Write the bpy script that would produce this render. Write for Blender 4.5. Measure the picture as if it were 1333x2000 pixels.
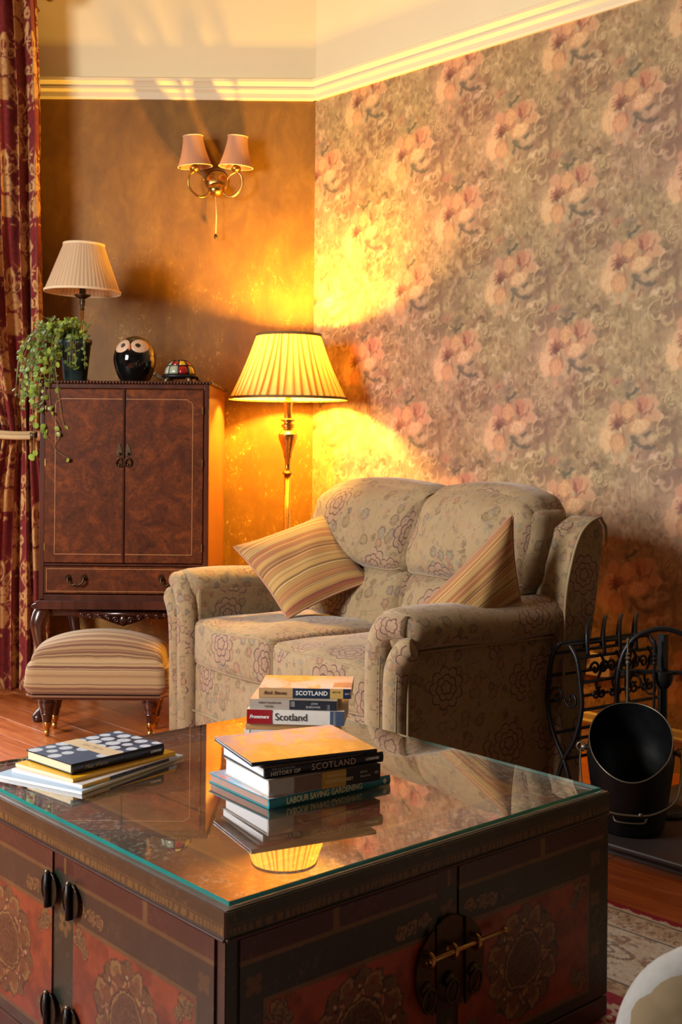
import bpy, bmesh, math, random
import numpy as np
from mathutils import Vector, Matrix, Euler

for o in list(bpy.data.objects): bpy.data.objects.remove(o)
SC = bpy.context.scene
COL = SC.collection
R = math.radians

# ------------------------------------------------------------------ camera
cd = bpy.data.cameras.new('camera'); cam = bpy.data.objects.new('camera', cd); COL.objects.link(cam)
cam.location = (0, 0, 1.15); cam.rotation_euler = (R(90), R(-.5), 0)
cd.sensor_width = 36; cd.lens = 2300 / 2000 * 36; cd.shift_y = -.0625; cd.clip_start = .05
cd.dof.use_dof = True; cd.dof.focus_distance = 3.1; cd.dof.aperture_fstop = 11
SC.camera = cam
SC.view_settings.view_transform = 'Standard'; SC.view_settings.look = 'None'
SC.view_settings.gamma = 1; SC.view_settings.use_curve_mapping = False
SC.view_settings.exposure = 0.0
# ------------------------------------------------------------------ world + daylight
w = bpy.data.worlds.new('world'); SC.world = w; w.use_nodes = True
w.node_tree.nodes['Background'].inputs[0].default_value = (.62, .72, .9, 1)
w.node_tree.nodes['Background'].inputs[1].default_value = .6

def area(name, loc, target, sx, sy, power, col, spread=180):
    l = bpy.data.lights.new(name, 'AREA'); l.shape = 'RECTANGLE'; l.size = sx; l.size_y = sy
    l.energy = power; l.color = col; l.spread = R(spread)
    o = bpy.data.objects.new(name, l); COL.objects.link(o); o.location = loc
    d = Vector(target) - Vector(loc); o.rotation_euler = d.to_track_quat('-Z', 'Y').to_euler()
    return o
# daylight standing in the two window openings (bay window on the left, garden window on the back wall)
area('daylight_side_window', (-3.16, 1.75, 1.98), (.3, 4.0, 1.0), 1.1, 1.45, 122, (1.0, .96, .90), 130)
area('daylight_back_window', (-2.42, 5.58, 1.45), (-2.0, 3.6, .2), 1.2, 2.4, 75, (.96, .96, .98), 120)
LAMP_POWER = 330; LAMP_COL = (1.0, .52, .055)

# ================================================================== helpers
def lin(r, g, b):
    f = lambda c: (c / 255 / 12.92) if c / 255 <= .04045 else ((c / 255 + .055) / 1.055) ** 2.4
    return (f(r), f(g), f(b))
def A3(c): return np.array(c, dtype=np.float32)

class X:                                    # node socket wrapper with arithmetic
    def __init__(s, g, k): s.g = g; s.k = k
    def __add__(s, o): return s.g.m('ADD', s, o)
    def __radd__(s, o): return s.g.m('ADD', s, o)
    def __sub__(s, o): return s.g.m('SUBTRACT', s, o)
    def __rsub__(s, o): return s.g.m('SUBTRACT', o, s)
    def __mul__(s, o): return s.g.m('MULTIPLY', s, o)
    def __rmul__(s, o): return s.g.m('MULTIPLY', s, o)
    def __truediv__(s, o): return s.g.m('DIVIDE', s, o)
class G:
    def __init__(s, name):
        s.mat = bpy.data.materials.new(name); s.mat.use_nodes = True
        s.t = s.mat.node_tree; s.t.nodes.clear()
        s.out = s.t.nodes.new('ShaderNodeOutputMaterial')
    def put(s, sock, v):
        if isinstance(v, X): s.t.links.new(v.k, sock)
        elif v is not None:
            if hasattr(sock.default_value, '__len__') and not hasattr(v, '__len__'): v = (v,) * len(sock.default_value)
            if hasattr(v, '__len__') and len(sock.default_value) == 4 and len(v) == 3: v = tuple(v) + (1,)
            sock.default_value = v
    def n(s, typ, ins=None, **props):
        nd = s.t.nodes.new('ShaderNode' + typ)
        for k, v in props.items(): setattr(nd, k, v)
        for k, v in (ins or {}).items(): s.put(nd.inputs[k], v)
        return nd
    def m(s, op, a, b=None, c=None, clamp=False):
        nd = s.n('Math', operation=op, use_clamp=clamp)
        s.put(nd.inputs[0], a)
        if b is not None: s.put(nd.inputs[1], b)
        if c is not None: s.put(nd.inputs[2], c)
        return X(s, nd.outputs[0])
    def vm(s, op, a, b=None):
        nd = s.n('VectorMath', operation=op); s.put(nd.inputs[0], a)
        if b is not None: s.put(nd.inputs[1], b)
        return X(s, nd.outputs[0])
    def mix(s, f, a, b, mode='MIX'):
        nd = s.n('Mix', data_type='RGBA', blend_type=mode, clamp_factor=True)
        s.put(nd.inputs[0], f); s.put(nd.inputs[6], a); s.put(nd.inputs[7], b)
        return X(s, nd.outputs[2])
    def obj(s): return X(s, s.n('TexCoord').outputs['Object'])
    def uv(s): return X(s, s.n('UVMap', uv_map='UV').outputs[0])
    def attr(s, name='Col'): return X(s, s.n('Attribute', attribute_name=name).outputs['Color'])
    def rnd(s): return X(s, s.n('ObjectInfo').outputs['Random'])
    def sep(s, v):
        nd = s.n('SeparateXYZ', {0: v}); return [X(s, o) for o in nd.outputs]
    def comb(s, x, y, z=0):
        return X(s, s.n('CombineXYZ', {0: x, 1: y, 2: z}).outputs[0])
    def scale(s, v, sc):
        nd = s.n('Mapping'); s.put(nd.inputs[0], v); nd.inputs['Scale'].default_value = sc if hasattr(sc, '__len__') else (sc,) * 3
        return X(s, nd.outputs[0])
    def noise(s, v, sc, det=3, rough=.55, dist=0):
        nd = s.n('TexNoise', {'Vector': v, 'Scale': sc, 'Detail': det, 'Roughness': rough, 'Distortion': dist})
        return X(s, nd.outputs[0])
    def ss(s, v, a, b):                     # smoothstep
        nd = s.n('MapRange', interpolation_type='SMOOTHSTEP'); s.put(nd.inputs[0], v)
        s.put(nd.inputs[1], a); s.put(nd.inputs[2], b); return X(s, nd.outputs[0])
    def ramp(s, v, stops, interp='LINEAR'):
        nd = s.n('ValToRGB'); s.put(nd.inputs[0], v); cr = nd.color_ramp; cr.interpolation = interp
        while len(cr.elements) < len(stops): cr.elements.new(.5)
        for e, (p, c) in zip(cr.elements, stops): e.position = p; e.color = tuple(c) + (1,)
        return X(s, nd.outputs[0])
    def bump(s, h, strength=.3, dist=.01):
        return X(s, s.n('Bump', {'Strength': strength, 'Distance': dist, 'Height': h}).outputs[0])
    def pbr(s, col, rough=.5, metal=0, bump=None, **kw):
        p = s.n('BsdfPrincipled'); s.put(p.inputs['Base Color'], col); s.put(p.inputs['Roughness'], rough)
        s.put(p.inputs['Metallic'], metal)
        if bump is not None: s.put(p.inputs['Normal'], bump)
        for k, v in kw.items(): s.put(p.inputs[k.replace('_', ' ')], v)
        s.t.links.new(p.outputs[0], s.out.inputs[0]); return s.mat

def plain(name, col, rough=.5, metal=0, var=.12, sc=30, bmp=.08, **kw):
    g = G(name); nz = g.noise(g.obj(), sc, 4)
    c = A3(col); col2 = g.mix(nz, tuple(c * (1 - var)), tuple(np.minimum(c * (1 + var), 1)))
    return g.pbr(col2, g.m('MULTIPLY_ADD', nz, .2, rough - .1, clamp=True), metal, g.bump(nz, bmp, .002), **kw)

# ------------------------------------------------------------------ objects
def link(o, parent=None):
    COL.objects.link(o)
    if parent is not None: o.parent = parent
    return o
def tag(o, label=None, cat=None, group=None, kind=None):
    if label: o['label'] = label
    if cat: o['category'] = cat
    if group: o['group'] = group
    if kind: o['kind'] = kind
    return o
def thing(name, label, cat, loc=(0, 0, 0), rz=0, group=None):
    o = bpy.data.objects.new(name, None); o.empty_display_size = .05; link(o)
    o.location = loc; o.rotation_euler = (0, 0, rz)
    return tag(o, label, cat, group)
def mesh_np(name, V, F, mat, parent=None, smooth=True, uv=None, col=None):
    """V (n,3); F (m,4) quads array; uv per loop (m*4,2); col per vertex (n,3)"""
    V = np.ascontiguousarray(V, dtype=np.float32); F = np.ascontiguousarray(F, dtype=np.int32)
    me = bpy.data.meshes.new(name); me.vertices.add(len(V)); me.vertices.foreach_set('co', V.ravel())
    k = F.shape[1]; me.loops.add(F.size); me.loops.foreach_set('vertex_index', F.ravel())
    me.polygons.add(len(F)); me.polygons.foreach_set('loop_start', np.arange(0, F.size, k, dtype=np.int32))
    me.polygons.foreach_set('loop_total', np.full(len(F), k, dtype=np.int32))
    me.polygons.foreach_set('use_smooth', np.full(len(F), smooth))
    if uv is not None:
        l = me.uv_layers.new(name='UV'); l.data.foreach_set('uv', np.ascontiguousarray(uv, dtype=np.float32).ravel())
    if col is not None:
        a = me.color_attributes.new('Col', 'FLOAT_COLOR', 'POINT')
        c = np.ones((len(V), 4), dtype=np.float32); c[:, :3] = col; a.data.foreach_set('color', c.ravel())
    me.materials.append(mat); me.update(calc_edges=True); me.validate()
    return link(bpy.data.objects.new(name, me), parent)
def grid_np(name, P, mat, parent=None, uvs=None, col=None, wrap_u=False, flip=False, smooth=True):
    """P (n,m,3)"""
    n, m = P.shape[:2]; idx = np.arange(n * m).reshape(n, m)
    if wrap_u: idx = np.concatenate([idx, idx[:1]], 0)
    a = idx[:-1, :-1]; b = idx[1:, :-1]; c = idx[1:, 1:]; d = idx[:-1, 1:]
    F = np.stack([a, b, c, d] if not flip else [a, d, c, b], -1).reshape(-1, 4)
    uv = None
    if uvs is not None:
        if wrap_u: uvs = np.concatenate([uvs, uvs[:1] + np.array([uvs[-1, 0, 0] - uvs[0, 0, 0] + (uvs[1, 0, 0] - uvs[0, 0, 0]), 0])], 0)
        q = [uvs[:-1, :-1], uvs[1:, :-1], uvs[1:, 1:], uvs[:-1, 1:]]
        if flip: q = [q[0], q[3], q[2], q[1]]
        uv = np.stack(q, 2).reshape(-1, 2)
    return mesh_np(name, P.reshape(-1, 3), F, mat, parent, smooth, uv, None if col is None else col.reshape(-1, 3))

class MB:                                    # accumulates simple shapes into one mesh
    def __init__(s): s.v = []; s.f = []
    def add(s, vs, fs):
        k = len(s.v); s.v += [tuple(p) for p in vs]; s.f += [tuple(i + k for i in f) for f in fs]; return s
    def box(s, c, d, rz=0, M=None):
        x, y, z = d[0] / 2, d[1] / 2, d[2] / 2
        vs = [Vector((a, b, e)) for a in (-x, x) for b in (-y, y) for e in (-z, z)]
        if rz: vs = [Matrix.Rotation(rz, 3, 'Z') @ p for p in vs]
        if M is not None: vs = [M @ p for p in vs]
        vs = [p + Vector(c) for p in vs]
        return s.add(vs, [(0, 1, 3, 2), (4, 6, 7, 5), (0, 4, 5, 1), (2, 3, 7, 6), (0, 2, 6, 4), (1, 5, 7, 3)])
    def prism(s, pts, lo, hi, axis='z'):
        n = len(pts)
        def P(p, h):
            return {'z': (p[0], p[1], h), 'y': (p[0], h, p[1]), 'x': (h, p[0], p[1])}[axis]
        vs = [P(p, lo) for p in pts] + [P(p, hi) for p in pts]
        fs = [tuple(range(n - 1, -1, -1)), tuple(range(n, 2 * n))] + [(i, (i + 1) % n, n + (i + 1) % n, n + i) for i in range(n)]
        return s.add(vs, fs)
    def tube(s, path, r, n=8, closed=False, cap=True, sq=1.0):
        P = [Vector(p) for p in path]; N = len(P)
        rr = r if hasattr(r, '__len__') else [r] * N
        T = []
        for i in range(N):
            a = P[(i - 1) % N] if (i > 0 or closed) else P[i]; b = P[(i + 1) % N] if (i < N - 1 or closed) else P[i]
            t = (b - a); T.append(t.normalized() if t.length > 1e-9 else Vector((0, 0, 1)))
        up = Vector((0, 0, 1)) if abs(T[0].z) < .9 else Vector((1, 0, 0))
        u = (up - T[0] * up.dot(T[0])).normalized(); vs = []
        for i in range(N):
            if i:
                u = (u - T[i] * u.dot(T[i]))
                u = u.normalized() if u.length > 1e-6 else T[i].orthogonal().normalized()
            w_ = T[i].cross(u)
            for k in range(n):
                a = 2 * math.pi * k / n
                vs.append(P[i] + u * (math.cos(a) * rr[i]) + w_ * (math.sin(a) * rr[i] * sq))
        fs = []
        for i in range(N if closed else N - 1):
            j = (i + 1) % N
            for k in range(n):
                fs.append((i * n + k, i * n + (k + 1) % n, j * n + (k + 1) % n, j * n + k))
        if cap and not closed: fs += [tuple(range(n - 1, -1, -1)), tuple((N - 1) * n + k for k in range(n))]
        return s.add(vs, fs)
    def lathe(s, prof, n=24, c=(0, 0, 0), M=None, sx=1, sy=1, cap=True):
        vs = []
        for (r, z) in prof:
            for k in range(n):
                a = 2 * math.pi * k / n; p = Vector((r * math.cos(a) * sx, r * math.sin(a) * sy, z))
                if M is not None: p = M @ p
                vs.append(p + Vector(c))
        fs = [(i * n + k, i * n + (k + 1) % n, (i + 1) * n + (k + 1) % n, (i + 1) * n + k) for i in range(len(prof) - 1) for k in range(n)]
        if cap: fs += [tuple(range(n - 1, -1, -1)), tuple((len(prof) - 1) * n + k for k in range(n))]
        return s.add(vs, fs)
    def ball(s, c, r, n=16, m=10):
        rx, ry, rz = r if hasattr(r, '__len__') else (r, r, r)
        prof = [(math.sin(math.pi * i / m) + 1e-4, -math.cos(math.pi * i / m)) for i in range(m + 1)]
        return s.lathe(prof, n, c, Matrix.Diagonal((rx, ry, rz)))
    def build(s, name, mat, parent=None, smooth=False, bevel=0, seg=2, loc=None, sub=0, auto=False):
        me = bpy.data.meshes.new(name); me.from_pydata(s.v, [], s.f); me.materials.append(mat); me.update()
        bm = bmesh.new(); bm.from_mesh(me); bmesh.ops.recalc_face_normals(bm, faces=bm.faces); bm.to_mesh(me); bm.free()
        if smooth: me.polygons.foreach_set('use_smooth', [True] * len(me.polygons))
        if auto:
            me.polygons.foreach_set('use_smooth', [True] * len(me.polygons))
            me.set_sharp_from_angle(angle=R(40))
        o = link(bpy.data.objects.new(name, me), parent)
        if loc: o.location = loc
        if bevel:
            b = o.modifiers.new('bevel', 'BEVEL'); b.width = bevel; b.segments = seg; b.limit_method = 'ANGLE'; b.angle_limit = R(35)
        if sub:
            b = o.modifiers.new('sub', 'SUBSURF'); b.levels = sub; b.render_levels = sub
        return o
def arc(c, r, a0, a1, n=12, plane='xz', rx=None):
    out = []
    for i in range(n + 1):
        a = R(a0 + (a1 - a0) * i / n); p = (r * math.cos(a), (rx or r) * math.sin(a))
        out.append({'xz': (c[0] + p[0], c[1], c[2] + p[1]), 'xy': (c[0] + p[0], c[1] + p[1], c[2]), 'yz': (c[0], c[1] + p[0], c[2] + p[1])}[plane])
    return out
def smooth_path(pts, n=6):
    P = [Vector(p) for p in pts]; out = []
    for i in range(len(P) - 1):
        p0 = P[max(i - 1, 0)]; p1 = P[i]; p2 = P[i + 1]; p3 = P[min(i + 2, len(P) - 1)]
        for k in range(n):
            t = k / n
            out.append(.5 * ((2 * p1) + (p2 - p0) * t + (2 * p0 - 5 * p1 + 4 * p2 - p3) * t * t + (3 * p1 - p0 - 3 * p2 + p3) * t ** 3))
    out.append(P[-1]); return out

# cushion: rounded box with crowned faces, box-projected UV in metres
def cushion_map(h, r, crown=(0, 0, 0), warp=None):
    h = np.array(h, float); inner = h - r
    def F(p):
        p = np.asarray(p, float); q = p * h
        c = np.clip(q, -inner, inner); d = q - c; L = np.linalg.norm(d, axis=-1, keepdims=True); L[L < 1e-9] = 1
        pos = c + r * d / L
        for ax in range(3):
            o1, o2 = [a for a in range(3) if a != ax]
            k = np.maximum(1 - np.abs(p[..., o1]) ** 2.2, 0) * np.maximum(1 - np.abs(p[..., o2]) ** 2.2, 0)
            pos[..., ax] += np.sign(p[..., ax]) * crown[ax] * k * (np.abs(p[..., ax]) ** 2)
        if warp is not None: pos = warp(pos, p)
        return pos
    return F
def cushion(name, F, seg, h, mat, parent, uvoff=(0, 0)):
    nx, ny, nz = seg; N = (nx, ny, nz); V = []; Fc = []; UV = []
    keys = {}; faces = []
    all_v = []; all_f = []; all_uv = []; base = 0
    for ax in range(3):
        o1, o2 = [(1, 2), (0, 2), (0, 1)][ax]
        a = np.arange(N[o1] + 1); b = np.arange(N[o2] + 1); A, B = np.meshgrid(a, b, indexing='ij')
        for sgn in (0, 1):
            L = np.zeros(A.shape + (3,), int); L[..., o1] = A; L[..., o2] = B; L[..., ax] = sgn * N[ax]
            idx = base + np.arange(A.size).reshape(A.shape); base += A.size
            q = [idx[:-1, :-1], idx[1:, :-1], idx[1:, 1:], idx[:-1, 1:]]
            flip = (sgn == 1) == (ax == 1)
            if flip: q = q[::-1]
            u = (A / N[o1] * 2 - 1) * h[o1] + uvoff[0] + ax * .37; v = (B / N[o2] * 2 - 1) * h[o2] + uvoff[1] + sgn * .21
            uvg = np.stack([u, v], -1); qq = [uvg[:-1, :-1], uvg[1:, :-1], uvg[1:, 1:], uvg[:-1, 1:]]
            if flip: qq = qq[::-1]
            all_v.append(L.reshape(-1, 3)); all_f.append(np.stack(q, -1).reshape(-1, 4)); all_uv.append(np.stack(qq, 2).reshape(-1, 2))
    L = np.concatenate(all_v); Fq = np.concatenate(all_f); uv = np.concatenate(all_uv)
    un, inv = np.unique(L, axis=0, return_inverse=True); inv = np.asarray(inv).ravel()
    p = un / np.array(N) * 2 - 1
    # concentrate samples to keep rounded corners smooth
    p = np.sign(p) * (1 - (1 - np.abs(p)) ** 1.25)
    return mesh_np(name, F(p), inv[Fq], mat, parent, True, uv)
def seam(F, z, n=20, axes=(0, 1), fixed=2):
    t = np.linspace(-1, 1, n, endpoint=False); L = []
    for (a, b) in [(t, -np.ones(n)), (np.ones(n), t), (-t, np.ones(n)), (-np.ones(n), -t)]:
        q = np.zeros((n, 3)); q[:, axes[0]] = a; q[:, axes[1]] = b; q[:, fixed] = z; L.append(q)
    return [tuple(x) for x in F(np.concatenate(L))]

# ------------------------------------------------------------------ numpy noise + painting
def vnoise(x, y, seed=0):
    xi = np.floor(x).astype(np.int64); yi = np.floor(y).astype(np.int64); fx = x - xi; fy = y - yi
    fx = fx * fx * (3 - 2 * fx); fy = fy * fy * (3 - 2 * fy)
    def h(a, b):
        n = (a * 374761393 + b * 668265263 + seed * 1442695041) & 0x7fffffff
        n = ((n ^ (n >> 13)) * 1274126177) & 0x7fffffff
        return ((n ^ (n >> 16)) & 0xffff) / 65535.
    return (h(xi, yi) * (1 - fx) + h(xi + 1, yi) * fx) * (1 - fy) + (h(xi, yi + 1) * (1 - fx) + h(xi + 1, yi + 1) * fx) * fy
def fbm(x, y, o=4, seed=0):
    s = 0; a = .5; t = 0
    for i in range(o): s = s + a * vnoise(x * 2 ** i, y * 2 ** i, seed + i * 17); t += a; a *= .55
    return s / t
def sst(x, a, b):
    t = np.clip((x - a) / (b - a), 0, 1); return t * t * (3 - 2 * t)
def bl(img, m, c):
    m = m[..., None]; return img * (1 - m) + A3(c) * m
class Raster:
    def __init__(s, W, H, res):
        s.W, s.H, s.res = W, H, res; s.w = round(W / res); s.h = round(H / res)
        X_, Y_ = np.meshgrid((np.arange(s.w) + .5) * res, (np.arange(s.h) + .5) * res); s.X, s.Y = X_, Y_
        s.img = np.zeros((s.h, s.w, 3), np.float32)
    def stamp(s, cx, cy, rad, fn):                    # fn(dx,dy)-> list of (mask,color)
        k = int(rad / s.res) + 1; ci = int(cx / s.res); cj = int(cy / s.res)
        I = np.arange(-k, k + 1); DX, DY = np.meshgrid(I * s.res, I * s.res)
        ii = (ci + I) % s.w; jj = (cj + I) % s.h; patch = s.img[np.ix_(jj, ii)]
        for m, c in fn(DX, DY): patch = bl(patch, m, c)
        s.img[np.ix_(jj, ii)] = patch
    def stroke(s, pts, wd, col, op=1.0, soft=.6):
        P = np.array(pts); c = P.mean(0); rad = np.abs(P - c).max() + wd * 2
        def fn(DX, DY):
            d = np.full(DX.shape, 9.)
            for i, p in enumerate(P):
                ww = 1.0 - .6 * abs(2 * i / (len(P) - 1) - 1)
                d = np.minimum(d, np.hypot(DX - (p[0] - c[0]), DY - (p[1] - c[1])) / ww)
            return [(op * (1 - sst(d, wd * soft, wd * 1.3)), col)]
        s.stamp(c[0], c[1], rad, fn)
    def sample(s, x, y):
        fx = (x / s.res - .5) % s.w; fy = (y / s.res - .5) % s.h
        i = np.floor(fx).astype(int); j = np.floor(fy).astype(int); a = (fx - i)[..., None]; b = (fy - j)[..., None]
        i %= s.w; j %= s.h; i2 = (i + 1) % s.w; j2 = (j + 1) % s.h; M = s.img
        return (M[j, i] * (1 - a) + M[j, i2] * a) * (1 - b) + (M[j2, i] * (1 - a) + M[j2, i2] * a) * b
def ell(dx, dy, cx, cy, rx, ry, ang=0, soft=.15):
    a = R(ang); x = (dx - cx) * math.cos(a) + (dy - cy) * math.sin(a); y = -(dx - cx) * math.sin(a) + (dy - cy) * math.cos(a)
    return 1 - sst(np.hypot(x / rx, y / ry), 1 - soft, 1 + soft)
def spiral(cx, cy, r, a0, turns, n=26, flip=1, k=.12):
    return [(cx + flip * r * (1 - (1 - k) * t) * math.cos(a0 + t * turns * 6.283), cy + r * (1 - (1 - k) * t) * math.sin(a0 + t * turns * 6.283)) for t in np.linspace(0, 1, n)]

def text_part(name, s, size, mat, parent, M, align='LEFT', sx=1.0, spacing=1.0, bold=0.0, shear=0, ext=.00025):
    cu = bpy.data.curves.new('t', 'FONT'); cu.body = s; cu.size = size; cu.align_x = align; cu.align_y = 'CENTER'
    cu.extrude = ext; cu.space_character = spacing; cu.offset = bold; cu.shear = shear; cu.resolution_u = 3
    o = bpy.data.objects.new('t', cu); COL.objects.link(o)
    dg = bpy.context.evaluated_depsgraph_get(); me = bpy.data.meshes.new_from_object(o.evaluated_get(dg))
    bpy.data.objects.remove(o); me.name = name; me.materials.clear(); me.materials.append(mat)
    me.transform(M @ Matrix.Diagonal((sx, 1, 1, 1)))
    return link(bpy.data.objects.new(name, me), parent)

# ================================================================== materials
def m_goldwall():
    g = G('gold_leaf_wallpaper'); o = g.obj()
    n1 = g.noise(o, 1.6, 5, .6); n2 = g.noise(g.scale(o, (9, 9, 5)), 1, 6, .65, .4); n3 = g.noise(g.scale(o, (60, 60, 34)), 1, 4, .7, 1.2)
    c = g.ramp(n2, [(.25, lin(108, 72, 17)), (.5, lin(131, 90, 22)), (.78, lin(154, 110, 32))])
    c = g.mix(g.m('MULTIPLY', g.ss(n1, .35, .7), .55), c, lin(92, 60, 16))
    low = g.m('SUBTRACT', 1, g.ss(g.sep(o)[2], .9, 2.6))
    fl = g.m('MULTIPLY', g.m('MULTIPLY', g.ss(n3, .56, .68), g.ss(n2, .45, .6)), low)
    c = g.mix(g.m('MULTIPLY', fl, .8), c, lin(232, 184, 84))
    return g.pbr(c, .6, 0, g.bump(n3, .12, .003))
def m_vcol(name, rough=.6, bump_sc=300, bs=.15, metal=0, grain=.18, stretch=(1, 1, 1), **kw):
    g = G(name); c = g.attr(); o = g.scale(g.obj(), stretch)
    n = g.noise(o, bump_sc, 3, .6); n2 = g.noise(o, bump_sc * .25, 3, .6)
    c = g.mix(1.0, c, g.ramp(g.m('ADD', g.m('MULTIPLY', n, .5), g.m('MULTIPLY', n2, .5)), [(.3, (1 - grain,) * 3), (.7, (1,) * 3)]), 'MULTIPLY')
    return g.pbr(c, rough, metal, g.bump(n, bs, .002), **kw)
def m_wood(name, c1, c2, c3, rough=.3, sc=6, stretch=(1, 1, .12), coat=.3, burr=False, bs=.05, vary=0, spec=.5, worn=0):
    g = G(name); o = g.obj()
    if vary: o = g.vm('ADD', o, g.comb(g.rnd() * 13.0, g.rnd() * 7.0, g.rnd() * 5.0))
    if burr:
        a = g.noise(o, 9, 6, .65, 1.6); b = g.noise(o, 28, 5, .7, 2.5); f = g.m('ADD', g.m('MULTIPLY', a, .6), g.m('MULTIPLY', b, .4))
        vo = g.n('TexVoronoi', {'Vector': g.vm('ADD', o, g.comb(a * .05, b * .05, a * .05)), 'Scale': 16.0}); sp = g.m('SUBTRACT', 1, g.ss(X(g, vo.outputs['Distance']), .0, .28))
        f = g.m('SUBTRACT', f, g.m('MULTIPLY', g.m('MULTIPLY', sp, g.ss(a, .45, .6)), .2))
    else:
        s_ = g.scale(o, stretch); a = g.noise(s_, sc, 6, .6, .8); b = g.noise(g.scale(s_, (6, 6, 6)), sc, 4, .6, .2); f = g.m('ADD', g.m('MULTIPLY', a, .65), g.m('MULTIPLY', b, .35))
    c = g.ramp(f, [(.3, c1), (.5, c2), (.68, c3)])
    if vary: c = g.mix(g.rnd() * vary, c, c1)
    if worn:
        ws = g.noise(g.scale(o, (1.2, 60, 1)), 5, 4, .7, .3); c = g.mix(g.m('MULTIPLY', g.ss(ws, .70, .76), worn), c, lin(206, 176, 140))
    return g.pbr(c, g.m('MULTIPLY_ADD', f, .2, rough - .08), 0, g.bump(f, bs, .003), Coat_Weight=coat, Coat_Roughness=.15, Specular_IOR_Level=spec)
def m_floral():
    """cream upholstery: big line-drawn chrysanthemums over small muted leaves"""
    g = G('floral_upholstery'); uv = g.uv()
    nz = g.noise(uv, 35, 3, .6); nf = g.noise(uv, 420, 2, .6)
    wv = g.vm('ADD', uv, g.comb((nz - .5) * .012, (g.noise(g.vm('ADD', uv, (3, 5, 0)), 35, 3, .6) - .5) * .012))
    base = g.mix(g.noise(uv, 9, 3, .6), lin(132, 111, 80), lin(158, 137, 102))
    # small motifs, two layers
    def blot(sc, off, lo, hi, cols, op):
        v = g.n('TexVoronoi', {'Vector': g.vm('ADD', wv, off), 'Scale': sc, 'Randomness': 1.0})
        d = X(g, v.outputs['Distance']); cc = X(g, v.outputs['Color']); r_, g_, b_ = g.sep(cc)
        d2 = g.m('ADD', d, g.m('MULTIPLY', g.m('SUBTRACT', g.noise(uv, 130, 2), .5), .35))
        mk = g.m('SUBTRACT', 1, g.ss(d2, lo, hi)); edge = g.m('MULTIPLY', g.ss(d2, lo - .14, lo), mk)
        mk = g.m('MULTIPLY', mk, g.ss(r_, .35, .4)); edge = g.m('MULTIPLY', edge, g.ss(r_, .2, .25))
        colr = g.ramp(g_, cols, 'CONSTANT')
        return g.m('MULTIPLY', mk, op), colr, edge
    cols = [(0, lin(128, 106, 80)), (.25, lin(118, 112, 98)), (.5, lin(146, 106, 82)), (.75, lin(124, 108, 72))]
    m1, c1, e1 = blot(21, (1.3, .7, 0), .36, .44, cols, .62)
    c = g.mix(m1, base, c1); c = g.mix(g.m('MULTIPLY', e1, .55), c, lin(92, 66, 52))
    m2, c2, e2 = blot(40, (4.3, 2.7, 0), .34, .44, cols, .6)
    c = g.mix(m2, c, c2)
    # line-drawn leaves: ridged distortion lines
    ln = g.m('ABSOLUTE', g.m('SUBTRACT', g.noise(uv, 22, 1, .5, .6), .5)); c = g.mix(g.m('MULTIPLY', g.m('SUBTRACT', 1, g.ss(ln, .004, .014)), .5), c, lin(96, 72, 56))
    # big flowers
    v = g.n('TexVoronoi', {'Vector': uv, 'Scale': 4.6, 'Randomness': .75}); pos = X(g, v.outputs['Position']); cc = X(g, v.outputs['Color'])
    dv = g.vm('SUBTRACT', g.scale(uv, 1), pos)
    dx, dy, _ = g.sep(dv); r1, r2, r3 = g.sep(cc)
    r = g.m('SQRT', dx * dx + dy * dy); th = g.m('ARCTAN2', dy, dx)
    th = th + r1 * 6.0; rad = r * (1 / .066)                      # 1 = flower edge
    def ring(R0, k, ph, amp=.12, wd=.036):
        lobe = g.m('ABSOLUTE', g.m('SINE', g.m('MULTIPLY_ADD', th, k / 2, ph)))
        e = g.m('ABSOLUTE', g.m('SUBTRACT', rad, g.m('MULTIPLY_ADD', lobe, amp * R0 * 1.6, R0 * .84)))
        line = g.m('SUBTRACT', 1, g.ss(e, wd * .5, wd * 1.4))
        sp = g.m('SUBTRACT', 1, g.ss(g.m('MULTIPLY', lobe, rad), .02, .07))
        sp = g.m('MULTIPLY', sp, g.m('MULTIPLY', g.ss(rad, R0 * .55, R0 * .6), g.m('SUBTRACT', 1, g.ss(rad, R0 * .86, R0 * .9))))
        return g.m('MAXIMUM', line, sp)
    L = g.m('MAXIMUM', g.m('MAXIMUM', ring(1, 9, 0), ring(.62, 7, .7)), ring(.32, 5, .2))
    inside = g.m('SUBTRACT', 1, g.ss(rad, .92, 1.02))
    on = g.ss(r2, .2, .22)
    c = g.mix(g.m('MULTIPLY', g.m('MULTIPLY', inside, on), .6), c, lin(150, 120, 98))
    c = g.mix(g.m('MULTIPLY', g.m('MULTIPLY', L, on), .95), c, lin(84, 56, 50))
    return g.pbr(c, .9, 0, g.bump(g.m('ADD', nf, g.m('MULTIPLY', nz, 2)), .25, .002), Sheen_Weight=.25, Sheen_Roughness=.4)
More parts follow.
